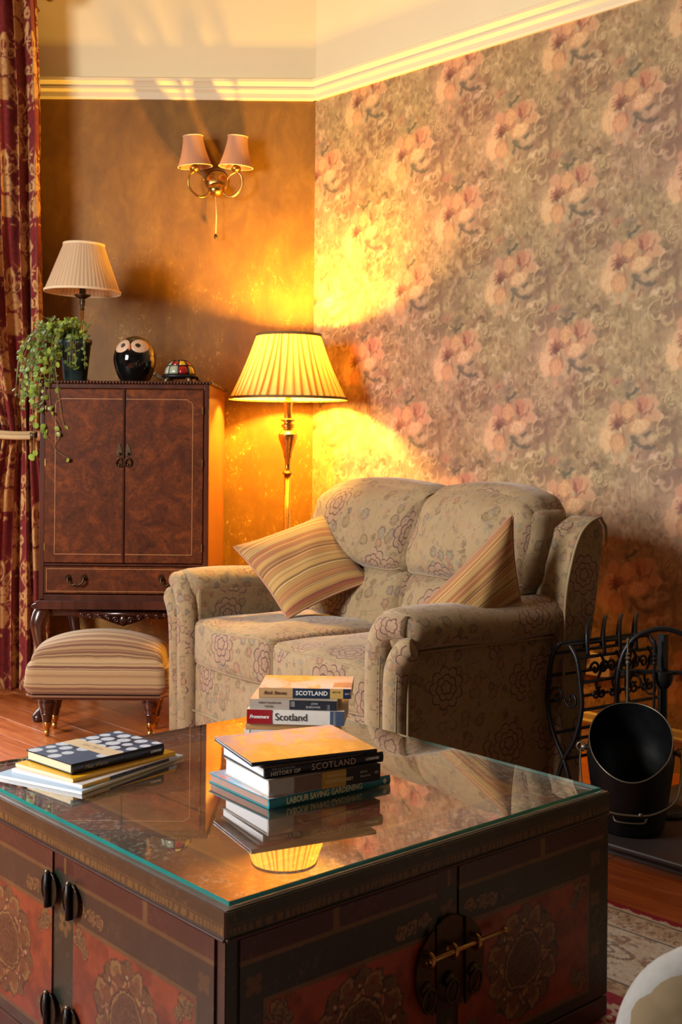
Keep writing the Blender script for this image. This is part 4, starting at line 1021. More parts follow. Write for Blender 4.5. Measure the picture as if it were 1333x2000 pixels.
    # arms
    for s in (-1, 1):
        body = MB().prism([(.587, .0), (.587, .585), (.62, .60), (.70, .60), (.745, .56), (.752, .50), (.752, .0)] if s > 0 else [(-.587, .0), (-.752, .0), (-.752, .50), (-.745, .56), (-.70, .60), (-.62, .60), (-.587, .585)], .0, .70, 'y')
        arm = boxuv(body.build('arm', FLORAL, r, bevel=.012, seg=3), (.1 * s, .3))
        ys = np.linspace(-.035, .70, 26); rr = [.070 * min(1, (.35 + .65 * math.sqrt(max(0, 1 - max(0, 1 - (y + .035) / .05) ** 2)))) * min(1, .72 + .28 * math.sqrt(max(0, 1 - max(0, (y - .60) / .12) ** 2))) for y in ys]
        roll = MB().tube([(s * (.692), y, .585 + .004 * math.sin(y * 12)) for y in ys], rr, 28, sq=1.5).build('arm_roll', FLORAL, arm, smooth=True); boxuv(roll, (.5, .2))
        MB().tube([(s * .757, y, .525) for y in np.linspace(.02, .68, 8)], .005, 6).tube([(s * .756, -.001, z) for z in np.linspace(.075, .50, 8)], .005, 6).build('piping', PIPING, arm, smooth=True)
        for (a0, a1, rad, zt) in [(.632, .76, .046, .560), (.716, .79, .040, .500)]:
            pth = smooth_path([(s * a0, -.012, .0), (s * (a0 - .002), -.016, .25), (s * a0, -.018, zt - .10), (s * (a0 + .012), -.02, zt - .02), (s * (a0 + .05), -.018, zt + .035), (s * a1, -.006, zt + .045)], 7)
            fr = tubepath_uv('arm_front_roll', pth, list(np.interp(range(len(pth)), [0, len(pth) - 8, len(pth) - 1], [rad, rad, rad * .75])), FLORAL, arm, 16, 1.0, (a0, .3))
            for d in (-1,): MB().tube([(p.x + s * .5 * rad * 1.5 * 1.0, p.y - rad * .55, p.z) for p in pth[:-10]], .0035, 6).build('piping', PIPING, fr, smooth=True)
sofa()

def pillow(label, corners, thick, uvs=.43, facing=1):
    c4 = [Vector(SQ(c)) for c in corners]; cen = sum(c4, Vector()) / 4
    r = thing('throw_pillow', label, 'cushion', cen, 0, 'striped scatter cushions on the sofa')
    A, B, C_, D_ = [np.array(c - cen) for c in c4]          # A-B edge, B-C, C-D, D-A
    nrm = np.cross(C_ - A, D_ - B); nrm = nrm / np.linalg.norm(nrm) * facing
    n = 56; s = np.linspace(-1, 1, n); s = np.sign(s) * (1 - (1 - np.abs(s)) ** 1.4); S_, T_ = np.meshgrid(s, s, indexing='ij')
    def pos(S_, T_, side):
        s2 = S_ * (1 - .07 * (1 - T_ ** 2)); t2 = T_ * (1 - .07 * (1 - S_ ** 2)); a = ((1 - s2) * (1 - t2) / 4)[..., None]; b = ((1 + s2) * (1 - t2) / 4)[..., None]; c = ((1 + s2) * (1 + t2) / 4)[..., None]; d = ((1 - s2) * (1 + t2) / 4)[..., None]
        h = side * thick * (np.maximum(1 - np.abs(S_) ** 2.4, 0) * np.maximum(1 - np.abs(T_) ** 2.4, 0)) ** .55
        h = h + side * .004 * np.sin(S_ * 6 + T_ * 4) * (1 - np.abs(S_)) * (1 - np.abs(T_))
        return a * A + b * B + c * C_ + d * D_ + h[..., None] * nrm
    uv = np.stack([S_ * uvs / 2 + .3, T_ * uvs / 2 + .3], -1)
    idx = np.arange(n * n).reshape(n, n); q = [idx[:-1, :-1], idx[1:, :-1], idx[1:, 1:], idx[:-1, 1:]]; Fq = np.stack(q, -1).reshape(-1, 4)
    uq = np.stack([uv[:-1, :-1], uv[1:, :-1], uv[1:, 1:], uv[:-1, 1:]], 2).reshape(-1, 2)
    V = np.concatenate([pos(S_, T_, 1).reshape(-1, 3), pos(S_, T_, -1).reshape(-1, 3)]); Fa = np.concatenate([Fq, Fq[:, ::-1] + n * n]); ua = np.concatenate([uq, uq.reshape(-1, 4, 2)[:, ::-1].reshape(-1, 2)])
    mesh_np('pillow_cover', V, Fa, STRIPEP, r, True, ua)
    t = np.linspace(-1, 1, 24, endpoint=False); o = np.ones(24)
    P = np.concatenate([pos(t, -o, 1), pos(o, t, 1), pos(-t, o, 1), pos(-o, -t, 1)])
    MB().tube([tuple(p) for p in P], .0048, 6, closed=True).build('piping', plain('rose_piping', lin(166, 120, 92), .85), r, smooth=True)
    return r
pillow('striped scatter cushion lying diagonally against the left arm of the sofa', [(-.44, 4.88, .735), (-.06, 4.93, .875), (.12, 4.66, .625), (-.20, 4.54, .49)], .062, facing=-1)
pillow('striped scatter cushion propped upright in the right corner of the sofa', [(0.258, 3.839, 0.625), (0.573, 3.915, 0.935), (0.597, 3.887, 0.649), (0.363, 3.744, 0.505)], .060, facing=-1)

# ================================================================== painted coffee table
TO = (-.164, 1.746); TA = math.atan2(.664, .747); TWd, TDp = .948, .970; TZ0 = .011
def T2W(x, y): return (TO[0] + x * math.cos(TA) - y * math.sin(TA), TO[1] + x * math.sin(TA) + y * math.cos(TA))
GRN, GRN2, MAR, ORA, ORA2, GLD, GLD2, DKB = lin(36, 44, 34), lin(54, 62, 46), lin(62, 28, 26), lin(158, 66, 32), lin(122, 46, 26), lin(146, 112, 64), lin(112, 82, 44), lin(24, 20, 20)
def cloud(x, y, cx, cy, s, an=0):
    """small scalloped gold cloud scroll"""
    wx = (fbm(x * 170, y * 170, 2, 71) - .5) * s * .5; wy = (fbm(x * 170 + 30, y * 170, 2, 72) - .5) * s * .5
    a = R(an); u = ((x + wx - cx) * math.cos(a) + (y + wy - cy) * math.sin(a)) / s; v = (-(x + wx - cx) * math.sin(a) + (y + wy - cy) * math.cos(a)) / s
    L = []
    for (px, py, q) in [(-.45, .1, .42), (.1, .35, .45), (.5, -.05, .36), (0, -.3, .40), (.15, .0, .3)]:
        rr = np.hypot(u - px, v - py) / q; L += [(.85 * (1 - sst(rr, 1.0, 1.25)), DKB), (.9 * (1 - sst(rr, .82, .98)), GLD), (.8 * (1 - sst(rr, .42, .62)), lin(104, 80, 46)), (.8 * (1 - sst(np.abs(rr - .32), .05, .14)), GRN)]
    return L
def medallion(x, y, cx, cy, Rr):
    x = x + (fbm(x * 55, y * 55, 3, 61) - .5) * .016; y = y + (fbm(x * 55 + 40, y * 55, 3, 62) - .5) * .016
    u, v = x - cx, y - cy; r = np.hypot(u, v) / Rr; th = np.arctan2(v, u); n1 = fbm(x * 80 + 7, y * 80 + 3, 4, 5); n2 = fbm(x * 260, y * 260, 3, 8)
    L = []
    e = .93 + .07 * np.cos(8 * th); L.append((1 - sst(r, e - .02, e + .02), GRN)); L.append((1 - sst(r, e - .10, e - .06), lin(108, 72, 42)))
    L.append((.7 * (1 - sst(r, .8, .84)) * sst(n1, .42, .58), ORA2)); L.append((.7 * (1 - sst(r, .85, .9)) * sst(n1, .56, .64), GRN2))
    n3 = fbm(x * 140 + 9, y * 140, 3, 14)
    for k in range(8):
        a = math.pi / 8 + k * math.pi / 4
        for (rad_, da, q, base, rim) in [(.80, 0, .20, lin(138, 100, 54), GLD), (.90, .30, .12, lin(92, 84, 50), GLD2), (.60, .34, .10, lin(146, 84, 58), lin(178, 130, 84))]:
            aa = a + da; px, py = cx + rad_ * Rr * math.cos(aa), cy + rad_ * Rr * math.sin(aa)
            du, dv = x - px, y - py; rr = np.hypot(du, dv) / (Rr * q); t2 = np.arctan2(dv, du) - aa
            sc = .88 + .16 * np.abs(np.sin(t2 * 4)); half = sst(np.cos(t2), -.55, -.3)
            L.append((.8 * (1 - sst(rr, sc, sc + .2)) * half, DKB)); L.append(((1 - sst(rr, sc - .16, sc - .02)) * half, rim)); L.append(((1 - sst(rr, .52, .72)) * half * (.6 + .4 * n3), base)); L.append((.7 * (1 - sst(np.abs(rr - .38), .04, .12)) * half, lin(84, 50, 34))); L.append((.8 * (1 - sst(rr, .16, .3)), ORA2))
        a2 = k * math.pi / 4
        L.append((.85 * ell(x, y, cx + .70 * Rr * math.cos(a2), cy + .70 * Rr * math.sin(a2), .06 * Rr, .07 * Rr, 0, .25), DKB)); L.append((.9 * ell(x, y, cx + .73 * Rr * math.cos(a2), cy + .73 * Rr * math.sin(a2), .03 * Rr, .03 * Rr, 0, .25), lin(196, 160, 118)))
        L.append((.8 * ell(x, y, cx + .58 * Rr * math.cos(a2 + .1), cy + .58 * Rr * math.sin(a2 + .1), .035 * Rr, .09 * Rr, math.degrees(a2) + 20, .25), lin(176, 134, 80)))
    e = .50 + .03 * np.abs(np.sin(12 * th)); L.append((1 - sst(r, e, e + .02), DKB)); L.append((1 - sst(r, e - .035, e - .02), GLD)); L.append((1 - sst(r, .44, .46), lin(84, 54, 34))); L.append((.8 * (1 - sst(r, .43, .45)) * sst(n2, .45, .6), lin(50, 30, 22)))
    L.append((.8 * (1 - sst(np.abs(r - .40), .006, .014)), GLD2)); L.append((.75 * (1 - sst(r, .38, .39)) * (np.abs(np.sin(8 * th + 14 * r)) < .3) * sst(n2, .3, .5), GLD2)); L.append((.8 * (1 - sst(np.abs(r - .2), .006, .016)), GLD2))
    return L
def layer(img, L):
    for m, c in L: img = bl(img, np.asarray(m, np.float32), c)
    return img
def wear(x, y, img, seed=0, amt=.5):
    n = fbm(x * 14, y * 14, 4, 31 + seed); n2 = fbm(x * 160, y * 160, 3, 33 + seed)
    img = img * (.72 + .5 * n)[..., None]; return bl(img, amt * sst(n2 * .6 + n * .4, .60, .72), lin(120, 92, 66))
def paint_door(w_, h, inner):
    """inner=+1: meeting side at x=w"""
    def f(x, y):
        img = np.ones(x.shape + (3,), np.float32) * A3(GRN)
        xi = x if inner > 0 else w_ - x                      # distance from outer side
        st = .052; x1 = w_ - .0; y0, y1 = .028, h - .108
        img = bl(img, ((y > h - .034)) * 1., MAR); img = bl(img, (np.abs(xi - w_ * .45) < .006) * (y > h - .034) * 1., GLD2)
        img = bl(img, ((y > h - .042) & (y < h - .034)) * .9, GLD2)
        pan = ((xi > st) & (y > y0) & (y < y1)); bord = ((xi > st - .007) & (y > y0 - .007) & (y < y1 + .007)) & ~pan
        img = bl(img, bord * .95, GLD2); nn = fbm(x * 30, y * 30, 3, 4)
        po = bl(np.ones_like(img) * A3(ORA), sst(nn, .35, .7), ORA2); img = np.where(pan[..., None], po, img)
        cx = st + (w_ - st) * .52; cx = cx if inner > 0 else w_ - cx; cy = (y0 + y1) / 2
        img = layer(img, medallion(x, y, cx, cy, min((y1 - y0) * .47, .132)))
        for (qx, qy, an) in [(st + .022, y1 - .022, 45), (st + .022, y0 + .022, 0), (w_ - .022, y1 - .022, 20), (w_ - .022, y0 + .022, 60)]:
            img = layer(img, cloud(x, y, qx if inner > 0 else w_ - qx, qy, .026, an))
            img = layer(img, cloud(x, y, (qx + (.02 if qx < w_ / 2 else -.02)) if inner > 0 else w_ - qx - (.02 if qx < w_ / 2 else -.02), qy + (.016 if qy < h / 2 else -.016), .016, an + 90))
        for (qx, qy) in [(w_ - .03, h - .075), (w_ - .062, h - .078), (w_ - .088, h - .08)]: img = layer(img, cloud(x, y, qx if inner > 0 else w_ - qx, qy, .018, qx * 900))
        for (qx, qy) in [(.026, h - .075), (.026, .10), (.026, .20)]:
            for k in range(4): img = layer(img, [(.7 * ell(x, y, (qx if inner > 0 else w_ - qx) + .010 * math.cos(k * 1.57 + .78), qy + .010 * math.sin(k * 1.57 + .78), .009, .007, k * 90 + 45, .25), GLD2)])
        return wear(x, y, img, 1, .35)
    return f
def paint_plain(c1, squig=None, seed=0):
    def f(x, y):
        img = np.ones(x.shape + (3,), np.float32) * A3(c1)
        if squig: 
            y0, y1 = squig; b = ((y > y0) & (y < y1)); q = np.abs(np.sin(x * 260 + 3 * np.sin(x * 40))) * .5 + .5 * fbm(x * 260, y * 200, 3, 3)
            img = bl(img, b * sst(q, .4, .62), GLD2); img = bl(img, (np.abs(y - y1 - .003) < .0012) * .5, GLD2)
        return wear(x, y, img, seed, .4)
    return f
def painted(name, w_, h, res, f, parent, M, depth=.0, back=0):
    """sheet with folded edges; local u right, v up, normal toward +n ; M maps (u,v,n)->parent"""
    nu, nv = max(2, int(w_ / res)), max(2, int(h / res)); u = np.linspace(0, w_, nu); v = np.linspace(0, h, nv); U, V_ = np.meshgrid(u, v, indexing='ij')
    N_ = np.full(U.shape, depth)
    if depth > 0:
        U = np.pad(U, 1, mode='edge'); V_ = np.pad(V_, 1, mode='edge'); N_ = np.pad(N_, 1, constant_values=back)
    col = f(U, V_); P = np.stack([U, V_, N_], -1) @ np.array(M)[:3, :3].T + np.array(M)[:3, 3]
    return grid_np(name, P, LACQ, parent, None, col, smooth=False)
def MF(o, x): return Matrix(((x[0], 0, 0 if x[1] else 0, o[0]), (x[1], 0, 0, o[1]), (0, 1, 0, o[2]), (0, 0, 0, 1)))
def frame_M(o, ux, uy, nx, ny):      # u=(ux,uy,0), v=z, n=(nx,ny,0)
    return Matrix(((ux, 0, nx, o[0]), (uy, 0, ny, o[1]), (0, 1, 0, o[2]), (0, 0, 0, 1)))
def coffee_table():
    r = thing('painted_coffee_table', 'large square painted chest coffee table with red medallion doors under a glass sheet', 'coffee table', (TO[0], TO[1], 0), TA)
    W_, D_ = TWd, TDp
    MB().box((W_ / 2, D_ / 2, .235), (W_ - .012, D_ - .012, .37)).build('carcass', plain('dark_lacquer', lin(36, 24, 20), .45, var=.3), r)
    pl = MB().box((W_ / 2, D_ / 2, (TZ0 + .052) / 2), (W_ + .004, D_ + .004, .052 - TZ0)).build('plinth', plain('plinth_lacquer', lin(66, 38, 28), .4, var=.4, sc=14), r, bevel=.003)
    # face frames (front-right face: y=0, facing -y; left face: x=0, facing -x)
    for side in range(2):
        L = W_ if side == 0 else D_
        if side == 0: mk = lambda u, z: frame_M((u, 0, z), 1, 0, 0, -1)
        else: mk = lambda u, z: frame_M((0, L - u, z), 0, -1, -1, 0)
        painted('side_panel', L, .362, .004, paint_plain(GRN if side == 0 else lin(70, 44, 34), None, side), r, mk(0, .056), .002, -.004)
        dw = .424; a0 = .022
        for k, u0 in enumerate([a0, L - a0 - dw]):
            if side == 1 and k == 0: pass
            f = paint_door(dw, .355, 1 if k == 0 else -1)
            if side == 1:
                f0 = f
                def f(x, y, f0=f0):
                    return bl(f0(x, y), .38 * np.ones(x.shape), lin(84, 52, 42))  # left face only: veil of sheen put into the door colour as a brownish mix
            d = painted('door', dw, .355, .0019, f, r, mk(u0, .060), .006, .0)
        pw = L - 2 * a0 - 2 * dw
        def fp(x, y, pw=pw):
            img = np.ones(x.shape + (3,), np.float32) * A3(GRN); img = bl(img, (y > .325) * 1., MAR); img = bl(img, (np.abs(x - pw / 2) < .004) * (y > .325) * 1., GLD2)
            for yy in (.28, .235, .03, .07):
                for k in range(5): img = layer(img, [(.75 * ell(x, y, pw / 2 + .013 * math.cos(k * 1.256), yy + .013 * math.sin(k * 1.256), .010, .007, math.degrees(k * 1.256), .25), GLD2)])
                img = layer(img, [(.8 * ell(x, y, pw / 2, yy, .005, .005, 0, .3), DKB)])
            return wear(x, y, img, 5, .3)
        painted('centre_post', pw - .006, .355, .0022, fp, r, mk(a0 + dw + .003, .060), .0035, 0)
    # slab
    sl = MB().box((W_ / 2, D_ / 2, .440), (W_ + .006, D_ + .006, .0415)).build('tabletop', plain('tabletop_lacquer', lin(72, 50, 34), .35, var=.4, sc=12, Coat_Weight=.3), r, bevel=.003)
    for side in range(2):
        L = W_ if side == 0 else D_
        M = frame_M((0, -.003, .4205), 1, 0, 0, -1) if side == 0 else frame_M((-.003, L, .4205), 0, -1, -1, 0)
        painted('edge_band', L, .040, .0022, paint_plain(lin(44, 52, 36) if side == 0 else lin(72, 54, 36), (.003, .015), 7 + side), sl, M, .0012, -.001)
        mo = MB().box((L / 2, -.003, .4185) if side == 0 else (-.003, L / 2, .4185), (L + .006, .010, .005) if side == 0 else (.010, L + .006, .005)).build('moulding', plain('maroon_moulding', lin(58, 28, 24), .35), r, bevel=.002)
    # painted top
    def ptop(x, y):                         # x along right face, y along left face
        n1 = fbm(x * 9 + 3, y * 9, 5, 41); n2 = fbm(x * 40, y * 40, 4, 43); n3 = fbm(x * 140, y * 140, 3, 47)
        img = bl(np.ones(x.shape + (3,), np.float32) * A3(lin(172, 108, 70)), sst(n1, .4, .62), lin(146, 72, 50)); img = bl(img, .6 * sst(n2, .5, .65), lin(150, 116, 80)); img = bl(img, .5 * sst(n3, .56, .7), lin(92, 78, 62))
        dx = np.minimum(x, W_ - x); dy = np.minimum(y, D_ - y); d = np.minimum(dx, dy)
        img = bl(img, (d < .118) * .85, lin(96, 84, 78)); m2 = ((d > .02) & (d < .10)); img = bl(img, m2 * .8 * sst(n2, .46, .56), lin(74, 78, 84)); img = bl(img, m2 * .8 * sst(n3, .56, .66), lin(176, 166, 152))
        img = bl(img, m2 * .6 * sst(n1, .52, .6), lin(138, 72, 48))
        img = bl(img, (np.abs(d - .122) < .005) * .8, lin(166, 130, 84)); img = bl(img, (np.abs(d - .245) < .003) * .7, lin(60, 40, 32))
        img = bl(img, ((d > .127) & (d < .18)) * .75, lin(150, 112, 70))
        for (cx, cy) in [(.30, .30), (.65, .30), (.30, .67), (.65, .67)]: img = bl(img, .0 * x, DKB); img = layer(img, [(m * .35, c) for m, c in medallion(x, y, cx, cy, .12)])
        return wear(x, y, img, 9, .5)
    painted('painted_top', W_ + .002, D_ + .002, .0035, ptop, sl, Matrix(((1, 0, 0, -.001), (0, 1, 0, -.001), (0, 0, 1, .461), (0, 0, 0, 1))), .0012, 0)
    # lock plate hardware on the right-hand face
    lk = thing_part = bpy.data.objects.new('lock', None); link(lk, r)
    cx, cz = W_ / 2, .25; pts = [(cx + .086 * math.cos(R(a)), cz + .086 * math.sin(R(a))) for a in range(0, 360, 8)]
    MB().prism([(x, z) for x, z in pts if x <= cx - .034] , -.0145, -.0105, 'y').build('lock_plate', DBRASS, lk)
    MB().prism([(x, z) for x, z in pts if x >= cx + .034][9:] + [(x, z) for x, z in pts if x >= cx + .034][:9], -.0145, -.0105, 'y').build('lock_plate', DBRASS, lk)
    MB().prism([(cx - .032, cz - .075), (cx + .032, cz - .075), (cx + .032, cz + .076), (cx + .02, cz + .083), (cx, cz + .087), (cx - .02, cz + .083), (cx - .032, cz + .076)], -.0105, -.0065, 'y').build('lock_plate', DBRASS, lk)
    zb = .280; MB().tube([(cx - .068, -.026, zb), (cx + .125, -.026, zb + .002)], [.0048, .0036], 10).ball((cx + .128, -.026, zb + .002), .006, 10, 6).build('pin', BRASS, lk, smooth=True)
    for x in (cx - .062, cx - .004, cx + .056):
        MB().tube(arc((x, -.020, zb), .012, 0, 345, 18, 'yz'), .0038, 8, closed=True).build('staple', BRASS, lk, smooth=True)
        MB().lathe([(.001, 0), (.014, 0), (.010, .004), (.006, .008), (.001, .010)], 14, (x, -.0145, zb - .052), Matrix.Rotation(R(90), 3, 'X')).tube([(x + .015 * math.cos(a), -.022 - .002 * math.sin(a), zb - .070 + .021 * math.sin(a)) for a in np.linspace(0, 6.283, 22, endpoint=False)], .0028, 8, closed=True).build('pull_ring', DBRASS, lk, smooth=True)
    # butt hinges on the left-hand face
    for yy in (.022 + .424, D_ - .022 - .424):
        for z in (.348, .130):
            h = MB().lathe([(.001, -.031), (.0055, -.031), (.0055, .031), (.001, .031)], 12, (-.0165, yy, z)).build('hinge', IRON, r, smooth=True)
            MB().prism([(yy + .028 * math.cos(R(a)), z + .031 * math.sin(R(a))) for a in range(0, 360, 15)], -.0118, -.0102, 'x').build('hinge_plate', DBRASS, h)
            MB().tube([(-.0125, yy + .028 * math.cos(R(a)), z + .031 * math.sin(R(a))) for a in range(0, 360, 15)], .0012, 6, closed=True).build('plate_rim', IRON, h)
            MB().ball((-.0165, yy, z + .032), .005, 10, 6).build('finial', RIM, h, smooth=True)
coffee_table()
def glass_sheet():
    r = thing('glass_tabletop', 'clear glass sheet with green edges lying on the painted coffee table', 'glass top', (TO[0], TO[1], 0), TA)
    z0, z1 = .4632, .4702; a, b = .012, .010; W_, D_ = TWd - .012, TDp - .010
    mb = MB(); mb.add([(a, b, z1), (W_, b, z1), (W_, D_, z1), (a, D_, z1)], [(0, 1, 2, 3)]); mb.build('glass_surface', GLASS, r)
    e = MB(); c = .0012
    ring = lambda z, o: [(a - o, b - o, z), (W_ + o, b - o, z), (W_ + o, D_ + o, z), (a - o, D_ + o, z)]
    R0, R1, R2 = ring(z0, .001), ring(z1 - c, .001), ring(z1, -.0003)
    e.add(R0 + R1 + R2, [(i, (i + 1) % 4, 4 + (i + 1) % 4, 4 + i) for i in range(4)] + [(4 + i, 4 + (i + 1) % 4, 8 + (i + 1) % 4, 8 + i) for i in range(4)])
    e.build('glass_edge', TEAL, r)
glass_sheet()
GZ = .4706

# ================================================================== books
def bookmat(c, rough=.3): return plain('book_cloth', c, rough, var=.05, sc=60, bmp=.02)
def sheet(name, w_, d, f, parent, z, x0=0, y0=0, res=.002, hz=.0005):
    nu, nv = int(w_ / res), int(d / res); U, V_ = np.meshgrid(np.linspace(0, w_, nu), np.linspace(0, d, nv), indexing='ij')
    P = np.stack([U + x0, V_ + y0, np.full(U.shape, z + hz)], -1)
    P = np.pad(P, ((1, 1), (1, 1), (0, 0)), mode='edge'); P[0, :, 2] = z; P[-1, :, 2] = z; P[:, 0, 2] = z; P[:, -1, 2] = z
    col = np.pad(f(U, V_), ((1, 1), (1, 1), (0, 0)), mode='edge')
    return grid_np(name, P, COVER, parent, None, col, smooth=False)
def book(label, x, y, ang, L, D, z0, z1, col, hard=True, pages=PAGES, top=None, group=None, name='book', spine_bands=(), texts=(), tilt=(0, 0), cat='book', th=None, spinecol=None):
    r = thing(name, label, cat, (x, y, z0), 0, group); r.rotation_euler = (R(tilt[0]), R(tilt[1]), R(ang)); H = z1 - z0
    m = bookmat(col); t = th or (.0025 if hard else .0006); ov = .003 if hard else 0
    c = MB(); c.box((L / 2, D / 2, t / 2), (L, D, t)); c.box((L / 2, D / 2, H - t / 2), (L, D, t))
    cv = c.build('cover', m, r, bevel=.0006 if hard else 0)
    sp = MB(); k = 7; pts = [(-.0 - (.0028 if hard else .0006) * math.sin(math.pi * i / k), H * i / k) for i in range(k + 1)]
    sp.prism([(t + .0005, 0)] + pts + [(t + .0005, H)], 0, L, 'x').build('spine', bookmat(spinecol or col), r, smooth=False, auto=True)
    MB().box((L / 2, D / 2 + t / 2, H / 2), (L - 2 * ov, D - t - 2 * ov, H - 2 * t)).build('pages', pages, r)
    if top: sheet('cover_print', L, D, top, r, H)
    yo = -.0028 - .0004 if hard else -.001
    for (a, b, cc, lo, hi) in spine_bands: MB().box(((a + b) / 2, yo + .0004, H * (lo + hi) / 2), (b - a, .0012, H * (hi - lo))).build('spine_band', bookmat(cc), r)
    for (s, tx, fz, size, cc, kw) in texts:
        text_part('lettering', s, size, plain('ink', cc, .5, var=.02), r, Matrix.Translation((tx, yo - .0004, H * fz)) @ Matrix.Rotation(R(90), 4, 'X'), **kw)
    return r
NAVY, BLK, WHT, SAND = lin(24, 28, 44), lin(24, 24, 28), lin(226, 226, 224), lin(206, 178, 134)
GL = 'books stacked on the left of the table'; GM = 'books in the middle stack'; GB = 'paperbacks in the back stack'
def sky(c1, c2, c3, seed, k=6):
    def f(x, y):
        n = fbm(x * 14 + seed, y * k + seed, 4, seed); n2 = fbm(x * 60, y * 40, 3, seed + 3); img = np.ones(x.shape + (3,), np.float32) * A3(c1)
        img = bl(img, sst(n * .6 + y * 3.2, .45, .8), c2); img = bl(img, .7 * sst(n2, .52, .66), c3); return img
    return f
# left pile
def circ(x, y):
    img = bl(np.ones(x.shape + (3,), np.float32) * A3(lin(62, 82, 106)), sst(fbm(x * 20, y * 20, 3, 3), .4, .6), lin(40, 54, 76))
    rr_ = random.Random(2); k = 0
    for i in range(7):
        for j in range(5):
            cx = .012 + i * .036 + (j % 2) * .018 + rr_.uniform(-.003, .003); cy = .012 + j * .034 + rr_.uniform(-.003, .003); s = rr_.uniform(.011, .017)
            if i < 2 and j < 2: continue
            n = fbm(x * 300, y * 300, 2, 5); m = ell(x, y, cx, cy, s, s * .95, 0, .08)
            img = bl(img, m, lin(196, 206, 216)); img = bl(img, m * .5 * sst(n, .5, .6), lin(150, 166, 182))
    img = bl(img, ((x > .088) & (x < .128)) * 1., lin(206, 186, 150)); img = bl(img, ((x > .10) & (x < .116) & (y > .05) & (y < .12)) * .5 * sst(fbm(x * 400, y * 150, 2, 9), .5, .55), lin(120, 96, 70)); return img
zA = GZ
book('pale blue and cream magazine at the bottom of the left pile', -.499, 2.292, 60, .322, .235, zA, zA + .006, lin(186, 196, 206), False, WPAGES, lambda x, y: bl(np.ones(x.shape + (3,), np.float32) * A3(lin(150, 178, 204)), (x > .05) * sst(fbm(x * 30, y * 30, 3, 2), .3, .6) * .8, lin(198, 196, 186)), GL, 'magazine', cat='magazine', spinecol=lin(196, 180, 140))
book('yellow edged magazine with dark band, second from the bottom of the left pile', -.503, 2.312, 56, .275, .205, zA + .0064, zA + .0128, lin(196, 190, 196), False, WPAGES, lambda x, y: np.ones(x.shape + (3,), np.float32) * A3(lin(206, 202, 204)), GL, 'magazine', spine_bands=[(.0, .075, lin(222, 168, 30), 0, 1), (.075, .25, lin(40, 42, 54), 0, 1)], cat='magazine')
book('thin bright yellow book under the dark hardback in the left pile', -.524, 2.326, 51.5, .276, .186, zA + .0132, zA + .0206, lin(228, 172, 24), False, PAGES, None, GL)
book('dark hardback with pale circles on its cover on top of the left pile', -.533, 2.353, 47.4, .233, .164, zA + .0212, zA + .0424, lin(20, 22, 26), True, PAGES, circ, GL, texts=[('Matt Wiener', .030, .5, .011, lin(170, 160, 130), {}), ('Gastronomy', .128, .5, .007, lin(90, 90, 90), {}), ('LOMOND', .196, .5, .0065, lin(220, 220, 220), {'bold': .0003})])
# middle pile
book('large teal gardening book at the bottom of the middle stack', -.130, 2.209, 36.6, .292, .222, zA, zA + .0190, lin(40, 128, 140), True, plain('mauve_pages', lin(150, 120, 110), .8), sky(lin(206, 196, 206), lin(120, 168, 200), lin(200, 120, 120), 4), GM,
     texts=[('LABOUR SAVING GARDENING', .038, .5, .0165, lin(226, 220, 160), {'sx': .80, 'bold': .0004}), ('\u25c6', .27, .5, .012, lin(226, 226, 210), {})])
book('thick grey and black hardback with white pages, second from the bottom of the middle stack', -.131, 2.217, 31.5, .248, .190, zA + .0194, zA + .0520, lin(176, 172, 164), True, WPAGES, None, GM,
     spine_bands=[(.055, .115, lin(120, 96, 80), .06, .94), (.115, .170, lin(186, 142, 52), .0, 1), (.170, .250, lin(30, 22, 24), 0, 1)],
     texts=[('THE WORLD OF', .126, .72, .006, lin(230, 210, 150), {}), ('DOWNTON ABBEY', .122, .38, .0095, lin(226, 206, 150), {'sx': .78}), ('JESSICA', .203, .66, .005, lin(190, 180, 170), {}), ('FELLOWES', .203, .40, .005, lin(190, 180, 170), {}), ('W', .236, .5, .009, lin(210, 200, 190), {})])
b = bpy.data.objects[-1]
book('navy history hardback with white title, third from the bottom of the middle stack', -.140, 2.226, 29.8, .264, .195, zA + .0524, zA + .0725, NAVY, True, WPAGES, lambda x, y: np.ones(x.shape + (3,), np.float32) * A3(lin(196, 168, 130)), GM,
     texts=[('THE ILLUSTRATED', .014, .80, .0056, lin(170, 170, 180), {'spacing': 1.1}), ('HISTORY OF', .012, .38, .0105, lin(220, 216, 210), {'bold': .0002, 'spacing': 1.1}), ('SCOTLAND', .100, .50, .0175, lin(206, 184, 156), {'spacing': 1.12}), ('LOMOND', .222, .52, .0070, WHT, {'bold': .0004})])
book('thin white and blue booklet tucked beneath the landscape picture book', -.150, 2.236, 27, .240, .185, zA + .0730, zA + .0765, lin(190, 206, 220), False, WPAGES, None, GM, 'booklet', cat='booklet')
book('thin picture book with a golden sunset landscape cover on top of the middle stack', -.163, 2.216, 26.2, .266, .205, zA + .0775, zA + .0855, lin(24, 30, 44), True, WPAGES, sky(lin(206, 150, 74), lin(186, 160, 170), lin(226, 176, 92), 8, 22), GM, tilt=(.9, .3))
